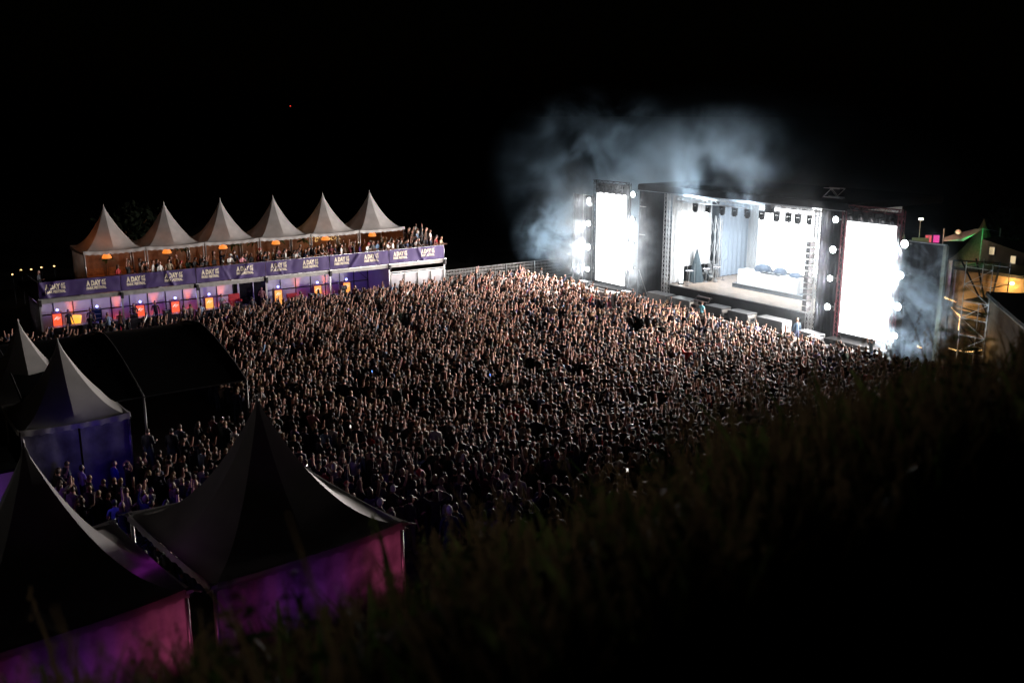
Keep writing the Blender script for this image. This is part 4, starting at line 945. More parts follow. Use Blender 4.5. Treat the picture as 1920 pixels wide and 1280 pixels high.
# ================================================================== BEHIND THE STAGE, to the side
M_tan = mat('tan_render', (.34, .24, .14), .8, var=.2, scale=1); M_grey = mat('grey_cladding', (.13, .125, .12), .7, var=.2, scale=1.5); M_roofd = mat('dark_roof', (.02, .025, .03), .7)
M_win = emit('lit_window', (1, .78, .45), .75); M_winw = emit('lit_window_pale', (1, .86, .62), .95)
tb = thing('tan_building', 'tan rendered building lit by a warm wall lamp', 'building', (32.4, 70.3, 0), SR)
ob('wall', MB().box((6, 2.5, 1.75), (12, 5, 3.5)).mesh('wall', M_tan), tb); ob('roof', MB().box((6, 2.5, 3.6), (12.4, 5.4, .22)).mesh('roof', M_roofd), tb)
wl = thing('wall_lamp', 'warm wall lamp shining across the tan building', 'lamp', (32.4+.566*4.3-.824*.25, 70.3-.824*4.3-.566*.25, 3.1), SR)
ob('bracket', MB().box((0, .12, 0), (.06, .25, .06)).mesh('bracket', M_blackm), wl); ob('bulb', MB().lathe([(0, -.1), (.12, -.05), (.14, .02), (.1, .08), (0, .1)], 10).mesh('bulb', emit('wall_bulb', (1, .62, .18), 30), True), wl)
lamp('POINT', 'glow', wl, (-.2, -.55, -.1), 150, (1, .58, .2), shadow_soft_size=.12)
lamp('POINT', 'glow', tb, (.8, -1.2, .8), 90, (1, .62, .22), shadow_soft_size=.2)
ub = thing('site_cabin', 'grey site cabin with two small lit windows and slanting roof', 'cabin', (35.3, 72.9, 0), SR+R(10))
ob('wall', MB().add([(0, 0, 0), (3.0, 0, 0), (3.0, 3, 0), (0, 3, 0), (0, 0, 5.35), (3.0, 0, 4.6), (3.0, 3, 4.6), (0, 3, 5.35)], [(3, 2, 1, 0), (4, 5, 6, 7), (0, 1, 5, 4), (1, 2, 6, 5), (2, 3, 7, 6), (3, 0, 4, 7)]).mesh('wall', M_grey), ub)
for x, z in ((.75, 4.55), (2.3, 4.05)):
    f_ = ob('window', MB().box((x, -.02, z), (.42, .04, .62)).mesh('window', M_beam), ub); ob('pane', MB().box((x, -.045, z), (.34, .02, .54)).mesh('pane', M_win), f_)
cb2 = thing('cabin', 'dark cabin with one wide bright window at the picture edge', 'cabin', (37.6, 68.6, 0), SR)
ob('wall', MB().box((2, 1.5, 2.4), (5, 3, 4.8)).mesh('wall', M_roofd), cb2)
for i in range(3): f_ = ob('window', MB().box((.1+i*.46, -.03, 4.15), (.46, .05, .55)).mesh('window', M_beam), cb2); ob('pane', MB().box((.1+i*.46, -.06, 4.15), (.42, .02, .5)).mesh('pane', M_winw), f_)
gb2 = thing('gable_building', 'low brownish building with dark roof partly hidden by grass', 'building', (27.3, 55.0, 0), math.atan2(-7.3, -1.9))
ob('wall', MB().box((5, 3, 2.25), (10, 6, 4.5)).mesh('wall', mat('brown_cladding', (.13, .105, .075), .8, var=.3, scale=1.2)), gb2); ob('roof', MB().box((5, 3, 4.6), (10.3, 6.2, .16)).mesh('roof', M_roofd), gb2)
ob('gutter', MB().tube([(0, -.12, 4.5), (10.1, -.12, 4.5)], .05, 5).mesh('gutter', M_steel), gb2)
lamp('POINT', 'warm_spill', None, (26.2, 53.6, 1.8), 30, (1, .6, .2), shadow_soft_size=.15)
pagoda('tall dim brown pagoda tent rising behind the grey site cabin', 2.3, 2.6, 3.7, (37.2, 77.0, 0), .3, mat('brown_tent_fabric', (.30, .19, .13), .6), walls=[(0, (-1, 1, .05, 2.8)), (3, (-1, 1, .05, 2.8))])
lamp('POINT', 'dim_warm', None, (33.6, 73.5, 5.6), 110, (1, .5, .3), shadow_soft_size=.3)
# green lit sail canopies on poles and magenta screens
sl = thing('shade_sail', 'green lit shade sail stretched above the site behind the stage', 'canopy', (34.6, 74.5, 4.85), .1)
ob('sail', MB().add([(-1.6, 0, .15), (-.5, -.4, .35), (.6, -.5, .75), (1.6, .2, 1.05), (1.5, 1.2, .9), (.2, 1.4, .55), (-1.0, 1.0, .3), (.2, .3, .1)], [(0, 1, 7), (1, 2, 7), (2, 3, 7), (3, 4, 7), (4, 5, 7), (5, 6, 7), (6, 0, 7)]).mesh('sail', M_drape), sl)
ob('sail_panel', MB().add([(1.6, .1, 1.05), (2.9, -.2, .8), (3.0, 1.0, .8), (1.6, 1.1, .9)], [(0, 1, 2, 3)]).mesh('sail_panel', M_drape), sl)
for x, y in ((-1.5, .3), (1.6, .2), (2.9, 0)): ob('pole', MB().tube([(x, y, -4), (x, y, 1.1)], .05, 6).mesh('pole', M_steel), sl)
ob('globe', MB().lathe([(0, -.22), (.2, -.1), (.24, 0), (.18, .14), (0, .22)], 10, (-.5, 0, .85)).mesh('globe', M_drape, True), sl)
for gx, gz in ((-.7, -.15), (.5, .15), (1.5, .4), (2.4, .2)): lamp('POINT', 'green_glow', sl, (gx, -.75, gz), 22, (.03, 1, .18), shadow_soft_size=.1)
for k, x in enumerate((31.9, 32.5)):
    mg = thing('lit_screen', ['small pinkish red lit screen above the black scrim', 'small magenta lit screen above the black scrim'][k], 'screen', (x, 74.5, 5.15), SR*.3, 'small lit screens behind the scrim')
    ob('panel', MB().box((0, 0, 0), (.42, .05, .55)).mesh('panel', emit(['salmon_glow', 'magenta_glow'][k], [(1, .12, .16), (1, .03, .42)][k], .8)), mg); ob('frame', MB().box((0, .05, 0), (.5, .05, .63)).box((0, .05, -2.5), (.06, .05, 4.6)).mesh('frame', M_blackm), mg)
pc = thing('lit_column', 'violet magenta lit fabric column below the green sail', 'column', (34.6, 74.6, 0), 0)
ob('fabric', MB().lathe([(.32, 0), (.3, 2.9), (0, 2.95)], 10, (0, 0, 0)).lathe([(.2, .4), (.2, 3.4), (0, 3.45)], 8, (-.6, .2, 0)).mesh('fabric', M_drape, True), pc); ob('collar', MB().lathe([(.36, 2.8), (.36, 2.9)], 10).mesh('collar', M_blackm), pc)
lamp('POINT', 'magenta_glow', pc, (-.1, -.9, 2.6), 26, (.8, .08, 1), shadow_soft_size=.2)
cn = thing('container_stack', 'pale green topped container stand behind the black scrim', 'container', (30.7, 76.0, 0), SR*.3)
ob('body', MB().box((0, 0, 2.2), (4.2, 2.2, 4.4)).mesh('body', M_roofd), cn); ob('band', MB().box((-.9, -1.12, 5.15), (1.5, .06, .5)).box((1.0, -1.12, 5.0), (1.2, .06, .45)).mesh('band', mat('pale_green_band', (.3, .36, .22), .6)), cn)
for x in (-1.6, -.2, 1.6): ob('post', MB().tube([(x, -1.1, 4.4), (x, -1.1, 5.4)], .05, 5).mesh('post', M_steel), cn)
lamp('POINT', 'dim', cn, (-.4, -2.4, 5.0), 30, (.7, 1, .6), shadow_soft_size=.3)
fl_ = thing('flood_lamp', 'tiny white flood lamp on a pole above the magenta screens', 'lamp', (32.0, 76.5, 0), 0)
ob('pole', MB().tube([(0, 0, 0), (0, 0, 6.4)], .04, 5).mesh('pole', M_steel), fl_); ob('head', MB().box((0, -.05, 6.45), (.34, .1, .14)).mesh('head', emit('flood', (1, .9, .75), 6)), fl_)
# scaffold
sf = thing('scaffold_tower', 'steel scaffold tower beside the olive corner post', 'scaffold', SP(23.3, 1.2), SR)
for (x, y) in ((0, 0), (1.6, 0), (0, 1.8), (1.6, 1.8)): ob('upright', MB().tube([(x, y, 0), (x, y, 6.3)], .03, 5).mesh('upright', M_steel), sf)
for z in (1, 2, 3, 4, 5, 6):
    ob('ledger', MB().tube([(0, 0, z), (1.6, 0, z)], .024, 4).tube([(0, 1.8, z), (1.6, 1.8, z)], .024, 4).tube([(0, 0, z), (0, 1.8, z)], .024, 4).tube([(1.6, 0, z), (1.6, 1.8, z)], .024, 4).mesh('ledger', M_steel), sf)
    if z < 6: ob('brace', MB().tube([(0 if z % 2 else 1.6, 0, z), (1.6 if z % 2 else 0, 0, z+1)], .02, 4).mesh('brace', M_steel), sf)
for z in (2.05, 4.05): ob('scaffold_board', MB().box((.8, .9, z), (1.5, 1.7, .05)).mesh('scaffold_board', M_bench), sf)
tr = thing('support_truss', 'dark splayed support frame in front of the tan building', 'truss', (29.0, 62.5, 0), SR)
for a, b in (((0, 0, 5.4), (2.2, 0, 2.1)), ((1.0, 0, 5.6), (2.2, 0, 2.1)), ((2.6, 0, 5.6), (2.2, 0, 2.1)), ((2.2, 0, 2.1), (3.8, 0, 2.2)), ((-.4, 0, 2.4), (2.2, 0, 2.1)), ((-.5, 0, 5.3), (2.6, 0, 5.5)), ((-.5, 0, 5.3), (-.5, 0, 0)), ((2.2, 0, 2.1), (2.2, 0, 0)), ((-.3, 0, 1.9), (1.6, 0, 0))):
    ob('strut', MB().tube([a, b], .055, 6).mesh('strut', M_blackm), tr)
ob('deck_beam', MB().box((1.2, .3, 1.95), (4.4, .5, .12)).mesh('deck_beam', M_roofd), tr)
# warm string lights
def strings(label, pts, n, seedv, pw=0):
    t = thing('string_lights', label, 'lights', pts[0], 0, 'warm string lights behind the stage')
    P = [Vector(p)-Vector(pts[0]) for p in pts]; m = MB(); ca = MB(); path = []
    for i in range(n):
        u = i/(n-1)*(len(P)-1); k = min(int(u), len(P)-2); q = P[k].lerp(P[k+1], u-k); q.z -= .04*math.sin(math.pi*(u-k)); path.append(q)
        m.lathe([(0, -.05), (.045, 0), (0, .05)], 5, q)
    ob('bulbs', m.mesh('bulbs', M_warm), t); ob('cable', ca.tube(path, .01, 3, caps=False).mesh('cable', M_blackm), t)
    if pw: lamp('POINT', 'glow', t, (path[n//2].x, path[n//2].y-.3, path[n//2].z+.1), pw, (1, .55, .15), shadow_soft_size=.2)
strings('long warm string of lights low behind the grass, beside the brownish building', [(26.1, 56.5, 1.0), (26.9, 56.0, .9), (27.9, 55.8, 1.1)], 22, 1, 25)
strings('short warm string of lights low behind the grass, by scaffold foot', [(24.4, 57.0, 1.0), (25.1, 57.0, .8)], 10, 2, 8)
strings('warm string of lights sloping along the scaffold boards', [(27.9, 63, 3.1), (29.0, 62.6, 2.6)], 18, 3, 20)
strings('warm string of lights hanging down the dark support frame', [(28.6, 62.2, 2.3), (29.1, 62, 1.8), (29.1, 62, .9)], 14, 4, 14)
# street lamps far beyond the pavilion
for k, (x, z) in enumerate(((-38.6, 2.4), (-37.9, 2.75), (-37.1, 2.8), (-36.3, 2.95), (-35.3, 3.05))):
    yv = 74.5; s_ = thing('street_lamp', 'small warm street lamp far beyond the deck, ' + ['lowest, nearest the picture edge', 'second from the picture edge', 'third from the picture edge', 'fourth, above the head of lone man', 'last one, nearest the tents'][k], 'street lamp', (x, yv, ground_z(x, yv)), 0, 'far street lamps')
    ob('pole', MB().tube([(0, 0, 0), (0, 0, z)], .04, 5).mesh('pole', M_blackm), s_); ob('bulb', MB().lathe([(0, -.07), (.09, 0), (0, .07)], 8, (0, 0, z)).mesh('bulb', emit('street_glow', (1, .62, .25), 3.0)), s_)
mm = thing('radio_mast', 'thin distant mast with a tiny red lamp in the black sky', 'mast', (-110, 498, 0))
ob('pole', MB().truss((0, 0, 0), (0, 0, 15), 1.2, .08, 3).mesh('pole', M_blackm), mm); ob('beacon', MB().lathe([(0, -.3), (.3, 0), (0, .3)], 8, (0, 0, 15.2)).mesh('beacon', emit('red_beacon', (1, .05, .03), 1.2)), mm)
# dark trees along the horizon
M_far = mat('dark_foliage', (.03, .045, .02), .9, var=.5, trans=.2)
def tree(x, y, h, r, label):
    t = thing('broadleaf_tree', label, 'tree', (x, y, ground_z(x, y)), random.uniform(0, 6), 'dark trees beyond the site')
    tk = MB().tube([(0, 0, 0), (.1, 0, h*.3), (0, .1, h*.6)], [.22, .16, .08], 7)
    for a in range(5): an = a*1.3; tk.tube([(0, 0, h*(.3+.05*a)), (math.cos(an)*r*.6, math.sin(an)*r*.6, h*(.55+.06*a))], [.09, .03], 5)
    ob('trunk', tk.mesh('trunk', M_bench, True), t)
    V = rng.normal(0, 1, (1400, 3)); V /= np.linalg.norm(V, axis=1)[:, None]; V *= rng.uniform(.35, 1, (1400, 1))**.5
    m = MB()
    for p in V:
        j = 1+.45*noise.noise(Vector(p)*2.2); c = Vector((p[0]*r*j, p[1]*r*j, h*.62+p[2]*h*.38*j)); a = Vector(rng.normal(0, .16, 3)); b = Vector(rng.normal(0, .16, 3)); m.add([c-a, c+b, c+a, c-b], [(0, 1, 2, 3)])
    ob('crown', m.mesh('crown', M_far), t)
for k, (x, y, h, r, lb) in enumerate(((-36, 92, 6, 3.2, 'dark round tree in the black beyond the deck end'), (44, 84, 6.5, 3, 'dark tree beyond the brown pagoda tent'), (41.5, 72, 5, 1.8, 'dark bushy tree before the bright cabin window'))): tree(x, y, h, r, lb)
# ================================================================== PEOPLE ON SITE
def face_to(x, y, tx, ty, jit=.3): return math.atan2(ty-y, tx-x)-math.pi/2+random.gauss(0, jit)
BOO = SP(6, 1)
used = set()
SHORT = dict(zip(PN, ['arms down', 'both arms raised', 'one arm high', 'bent arm raised', 'clapping', 'phone up', 'holding a drink', 'hands over head', 'leaning on rail', 'arm stretched forward']))
def describe(hs, hc, sc_, pose, zone, grp):
    hair = {'short': f'short {hc} hair', 'long': f'long {hc} hair', 'bun': f'{hc} hair bun', 'curly': f'curly {hc} hair', 'cap': f'{hc} cap', 'bald': 'shaved head'}[hs]
    return f'{hair}, {sc_} shirt, {SHORT[pose]}, {zone}'
GARM = dict(SHIRTC); HC = dict(HAIRC)
def rand_person(x, y, z, fa, zone, grp, poses, cols=None, tries=60):
    for _ in range(tries):
        hs = random.choices(['short', 'long', 'bun', 'curly', 'cap', 'bald'], [.4, .33, .07, .08, .08, .04])[0]
        hc = random.choices([h[0] for h in HAIRC], [.3, .28, .2, .14, .08])[0]
        if hs == 'cap': hc = random.choice(['black', 'white', 'red', 'dark'])
        sn = random.choices([s[0] for s in SHIRTC], cols or SHIRTW)[0]; pose = random.choices([p[0] for p in poses], [p[1] for p in poses])[0]
        lb = describe(hs, hc, sn, pose, zone, grp)
        if lb not in used: break
    used.add(lb)
    hcol = HC.get(hc, {'white': (.6, .6, .58), 'red': (.4, .03, .03)}.get(hc, (.02, .02, .02)))
    return person(pose, random.random() < .45, GARM[sn], hs, hcol, (x, y, z), fa, lb, grp, random.uniform(.98, 1.10))
def special(x, y, pose, sl, shirt, hs, hcol, label, grp='people in the near crowd', z=None, fa=None, sc_=1.0):
    return person(pose, sl, shirt, hs, hcol, (x, y, ground_z(x, y) if z is None else z), face_to(x, y, BOO.x, BOO.y, .1) if fa is None else fa, label, grp, sc_)

def project(x, y, z):
    z -= 15; c, s = math.cos(.236), math.sin(.236); d = y*c-z*s; u = z*c+y*s
    return 960+1829.455*x/d, 640-1829.455*u/d
def inpoly(p, poly):
    x, y = p; r = False; j = len(poly)-1
    for i in range(len(poly)):
        (a, b), (c, d) = poly[i], poly[j]
        if (b > y) != (d > y) and x < (c-a)*(y-b)/(d-b)+a: r = not r
        j = i
    return r
TENT_A = [(489, 750), (545, 845), (610, 905), (680, 945), (760, 990), (760, 1300), (230, 1300), (235, 965), (330, 940), (410, 880)]
TENT_B = [(52, 830), (110, 905), (180, 970), (260, 1035), (300, 1300), (-50, 1300), (-50, 930), (0, 900)]
MARQ = [(200, 612), (375, 602), (466, 705), (470, 720), (265, 745), (150, 750), (150, 640)]
YL = [(0, 1250), (400, 1150), (760, 1040), (900, 985), (1060, 960), (1200, 905), (1400, 800), (1500, 760), (1700, 690), (1920, 640)]
def yline(x):
    return float(np.interp(x, [a for a, b in YL], [b for a, b in YL]))

def local_bar(x, y): v = rot2((x-B0.x, y-B0.y, 0), -BR); return v.x, v.y
def local_stage(x, y): v = rot2((x-S0.x, y-S0.y, 0), -SR); return v.x, v.y
holes = [(SP(3.2, -9.0), 1.3), (SP(8.5, -10.5), 1.0), (SP(9.5, -12.0), .7), (Vector((-8.5, 43.5, 0)), .6), (Vector((3.5, 50.0, 0)), .7), (Vector((1.0, 38, 0)), .8), (Vector((6.5, 43, 0)), 1.0)]
cand = []
sp = .565
yy = 22.0
row = 0
while yy < 84:
    xx = -36.0 + (sp/2 if row % 2 else 0)
    while xx < 32:
        x = xx+random.gauss(0, .11); y = yy+random.gauss(0, .11); xx += sp
        if abs(x)/y > .62 or x/y < -.6: continue
        s_, n_ = local_bar(x, y); ss, tt = local_stage(x, y)
        if tt > -5.2: continue
        if n_ > -.75 and s_ < 46: continue
        if s_ < 13.5 and n_ > -3.0 and random.random() < .82: continue
        if s_ < 23.5 and n_ > -1.7: continue
        if ss < -13.5: continue
        wv = .78*(y-4)-.62*x
        if wv < 15.5: continue
        # marquee, pagodas, hut, big tents
        if -5.2 < s_ < 4.5 and -25.8 < n_ < -12.7: continue
        if -6.8 < s_ < -.9 and -27.9 < n_ < -19: continue
        if s_ < -3 and n_ > -28.2: continue
        if s_ < -10: continue
        if s_ < -5.7 and -31.2 < n_: continue
        q = rot2((x+6.46, y-23.72, 0), -AA)
        if abs(q.x) < 2.9 and abs(q.y) < 2.8 or (abs(q.x) < 5 and q.y < 0): continue
        q = rot2((x+10.62, y-20.1, 0), -AA)
        if abs(q.x) < 2.9 and abs(q.y) < 2.8: continue
        if any((x-h.x)**2+(y-h.y)**2 < r*r for h, r in holes): continue
        keep = min(1, .30+max(0, y-24)*.042)
        if s_ < 8 and n_ > -14: keep = min(keep, .55)      # loose crowd below the bar
        if x < -8 and y < 42: keep = min(keep, .62)
        nv = noise.noise(Vector((x*.22, y*.22, 5)))
        if nv < -.2: keep *= .6
        if noise.noise(Vector((x*.6, y*.6, 9))) < -.42: keep *= .35
        if random.random() > keep: continue
        cand.append((x, y))
    yy += sp*.866; row += 1
def zone_of(px, py, s_, n_):
    if px < 255 and py > 780: return 'by the violet tent wall'
    if px < 480 and py > 740: return 'at the black marquee edge'
    if px < 480: return 'between marquee and bar'
    if px < 610: return 'behind the grey tent peak'
    if px < 765: return 'above the long grey tent slope'
    if px < 1000: return 'past the big grey tent'
    if px < 1220: return 'in the last rows'
    return 'by the grassy hill edge'
info = []
for (x, y) in cand:
    z = ground_z(x, y); px, py = project(x, y, z+1.7)
    vis = -10 < px < 1930 and py < yline(px)-8 and not inpoly((px, py), TENT_A) and not inpoly((px, py), TENT_B) and not inpoly((px, py), MARQ)
    info.append((math.hypot(x, y), x, y, z, px, py, vis))
# single people picked out in the picture
def at(px, py, h=1.6):
    """ground spot under a head seen at that place"""
    v = (py-640)/1829.455; u = (px-960)/1829.455; dy = math.cos(.236)-v*math.sin(.236); dz = -math.sin(.236)-v*math.cos(.236)
    z = 0
    for _ in range(12): t = (z+h-15)/dz; z = .5*z+.5*ground_z(u*t, dy*t)
    return u*t, dy*t
SPEC = []
def sp_(px, py, *a, **k):
    x, y = at(px, py); SPEC.append((x, y)); return special(x, y, *a, **k)
# the spots come from the survey of the photograph; each person then stands on the ground there
sp_(663, 862, 'with both arms raised', False, (.62, .62, .66), 'short', HC['blond'], 'blond person in a white shirt with both arms straight up, above the grey tent slope')
sp_(706, 880, 'standing with arms down', False, (.6, .17, .03), 'short', HC['brown'], 'person in an orange vest standing beside the long slope of the grey tent')
sp_(780, 880, 'standing with arms down', True, (.55, .52, .6), 'short', HC['dark'], 'dark haired person in a pale violet lit shirt, right of the orange vest')
sp_(940, 880, 'standing with arms down', False, (.7, .68, .75), 'short', HC['light brown'], 'person in a white shirt standing alone at the grass, seen from behind')
sp_(965, 895, 'standing with arms down', True, (.02, .02, .02), 'long', HC['brown'], 'person in black with long brown hair, close beside the white shirt at the grass')
sp_(205, 838, 'with both arms raised', False, (.02, .02, .02), 'cap', (.6, .6, .58), 'person in a white cap with both arms raised before the violet wall')
sp_(213, 872, 'standing with arms down', True, (.02, .03, .3), 'short', HC['brown'], 'person in a bright blue top under the white cap person')
sp_(152, 880, 'standing with arms down', False, (.40, .34, .5), 'short', HC['dark'], 'broad person in a lilac lit shirt near the peak of the cut off tent')
sp_(238, 875, 'with hands clasped over the head', False, (.02, .02, .02), 'short', HC['dark'], 'person in black holding hands to the head beside the man in black top')
sp_(264, 872, 'holding a drink', True, (.03, .045, .03), 'short', HC['brown'], 'man in a dark top and pale trousers standing sideways near the violet wall')
sp_(378, 880, 'standing with arms down', False, (.5, .46, .6), 'short', HC['dark'], 'dark haired person in a lilac shirt at the edge of the grey tent')
sp_(1140, 862, 'with one arm raised high', False, (.012, .012, .014), 'long', HC['blond'], 'blond person in black with one arm high in the last rows')
sp_(1495, 604, 'standing with arms down', True, (.03, .06, .10), 'short', HC['light brown'], 'security man in a blue jacket standing in the pit below the stage corner', 'people in the pit', z=.08)
sp_(1316, 572, 'standing with arms down', False, (.15, .45, .55), 'short', HC['brown'], 'person in a turquoise shirt standing up in the front row by the pit', 'people in the pit', z=.1)
sp_(968, 512, 'holding a drink', True, (.4, .04, .07), 'short', HC['brown'], 'person in a crimson top standing by the mesh fence', 'people by the fence')
sp_(990, 511, 'standing with arms down', True, (.1, .2, .05), 'cap', (.5, .5, .5), 'steward with a pale helmet and green vest by the mesh fence', 'people by the fence')
sp_(1014, 505, 'standing with arms down', True, (.03, .03, .03), 'short', HC['dark'], 'man in dark clothes at the end of the mesh fence by the smoke', 'people by the fence')
sp_(893, 521, 'with both arms raised', False, (.02, .02, .02), 'short', HC['blond'], 'person raised above the crowd with both arms up at the mesh fence', 'people by the fence', z=.5)
sp_(1635, 640, 'with both arms raised', False, (.02, .02, .02), 'short', HC['dark'], 'dark figure with both arms raised before the smoke of the red tower', 'people in the front rows')
for i, (px, py, nm) in enumerate(((640, 812, 'above the grey tent slope'), (683, 706, 'in the middle of the crowd'), (1160, 902, 'in the last rows'), (905, 713, 'deep in the dark crowd'))):
    x, y = at(px, py); SPEC.append((x, y)); p = special(x, y, 'holding a phone up', True, GARM['black'], 'short', HC['dark'], f'dark haired person in black holding up a lit phone {nm}')
    J, _ = skeleton(POSES['holding a phone up']); h = Vector(J['handr'][0])
    ph = thing('phone', f'lit phone held up {nm}', 'phone', p.matrix_basis @ h, p.rotation_euler.z, 'lit phones in the crowd')
    ob('case', MB().box((0, .01, .03), (.075, .012, .15)).mesh('case', M_blackm), ph); ob('display', MB().box((0, .0, .03), (.066, .012, .135)).mesh('display', emit(f'display_{i%2}', [(1, .9, .8), (.2, .4, 1)][i % 2], 1.5)), ph)
info.sort()
CROWDP = [('standing with arms down', 5), ('with both arms raised', .7), ('with one arm raised high', 1.1), ('with a bent arm raised', .6), ('clapping in front of the chest', 1.2), ('holding a phone up', .6), ('holding a drink', 1.5), ('with hands clasped over the head', .4)]
near = []; mass = []
for it in info:
    d, x, y, z, px, py, vis = it
    if any((x-a)**2+(y-b)**2 < .22 for a, b in SPEC): continue
    if vis and len(near) < 196: near.append(it)
    else: mass.append(it)
for d, x, y, z, px, py, vis in near:
    s_, n_ = local_bar(x, y); zn = zone_of(px, py, s_, n_)
    fa = face_to(x, y, BOO.x, BOO.y, .28)
    if px < 480 and random.random() < .3: fa += random.uniform(-2, 2)
    rand_person(x, y, z, fa, zn, 'people in the near crowd', CROWDP)
pts = []; fc = []
for d, x, y, z, px, py, vis in mass:
    up = .06+.22*max(0, min(1, (y-42)/22))*(1-.5*max(0, min(1, (x-2)/12)))
    pts.append((x, y, z-.05+random.random()*.08, up)); fc.append(face_to(x, y, BOO.x, BOO.y, .25))
crowd_mass('festival_crowd', pts, fc, 'dense crowd of festival goers facing the stage, most arms down, many raised')

# people on the upper deck
DP = [('standing with arms down', 2), ('leaning on the rail', 3), ('holding a drink', 2), ('with one arm raised high', .8), ('clapping in front of the chest', 1.2), ('with both arms raised', .3), ('holding a phone up', .8)]
DC = [.28, .09, .16, .10, .07, .04, .04, .10, .02, .05, .05, .01, .02]
def deck_zone(s):
    names = ['first deck tent', 'second deck tent', 'third deck tent', 'fourth deck tent', 'fifth deck tent', 'last deck tent']
    k = int((s-3.283)//4.054)
    return 'open deck end' if k > 5 else names[max(0, k)]
person('holding a drink', True, (.05, .055, .07), 'short', HC['dark'], BP(.25, 1.0, 3.01), BR-math.pi/2-.5, 'lone man at the dark end of the deck looking at his phone', 'people on the upper deck', 1.02)
s = 5.0
while s < 30:
    dens = .50 if s < 9 else .40 if s < 16 else .33
    rand_person(*BP(s, random.uniform(.35, .6), 3.01), face_to(0, 0, 1, -.15, .4), deck_zone(s), 'people on the upper deck', DP, DC)
    s += dens*random.uniform(.75, 1.5)
s = 6.0
while s < 27.3:
    rand_person(*BP(s, random.uniform(1.1, 2.3), 3.01), face_to(0, 0, 1, -.2, .9), deck_zone(s)+', second row', 'people on the upper deck', DP[:1]+DP[2:], DC)
    s += random.uniform(.45, 1.1)
for i in range(13):
    rand_person(*BP(27.85+(i % 5)*.42, 1.35+(i//5)*.6, 3.57), face_to(0, 0, 1, -.2, .3), 'on the raised deck step', 'people on the upper deck', DP[:1]+DP[2:], DC)
# bar staff and customers
BPP = [(1.95, 1.9, 'standing with arms down', (.01, .01, .01), 'silhouetted bar worker beside the first orange fridge'), (3.3, 1.7, 'holding a drink', (.05, .02, .03), 'bar worker right of the glowing barrel'),
       (6.1, 1.6, 'clapping in front of the chest', (.10, .07, .05), 'man in a brown jacket behind the bar by its first post'), (7.55, 1.7, 'holding a drink', (.04, .035, .03), 'man in a dark leather jacket behind the bar between two fridges'),
       (12.15, 1.5, 'clapping in front of the chest', (.22, .23, .26), 'barman in a grey patterned shirt beside the lit fridge'), (15.6, 2.6, 'holding a drink', (.25, .12, .10), 'person in a reddish top inside the glazed doorway'),
       (2.9, .2, 'leaning on the rail', (.02, .02, .02), 'dark customer bent over the bar by the barrel'), (4.0, -.1, 'leaning on the rail', (.22, .3, .5), 'customer in a blue and white shirt bending at the bar'),
       (4.75, .0, 'leaning on the rail', (.3, .15, .1), 'customer with a bare arm at the bar beside the bending one'), (8.9, -.3, 'standing with arms down', (.42, .36, .36), 'customer in a pale shirt below the middle fridge'),
       (9.4, -.2, 'holding a drink', (.3, .24, .22), 'customer in a beige shirt beside the pale shirted one'), (10.1, -.3, 'standing with arms down', (.30, .38, .55), 'customer in a light blue shirt seen from behind at the bar'),
       (13.8, -.2, 'holding a drink', (.08, .08, .1), 'person in white trousers waiting by the glazed doorway'), (17.5, -.2, 'standing with arms down', (.4, .4, .45), 'customer in a pale shirt past the glazed doorway'),
       (18.9, -.3, 'standing with arms down', (.25, .35, .5), 'customer in a light blue shirt before the next to last fridge'), (21.9, -.3, 'leaning on the rail', (.12, .04, .02), 'customer lit orange in front of the last fridge')]
for s, n_, pose, c_, lb in BPP:
    person(pose, 'jacket' in lb, c_, random.choice(['short', 'short', 'long']), HC[random.choice(['dark', 'brown', 'black'])], BP(s, n_, .12 if n_ > 1 else 0), (BR+math.pi if n_ > .9 else BR)+random.uniform(-.5, .5), lb, 'people at the bar')

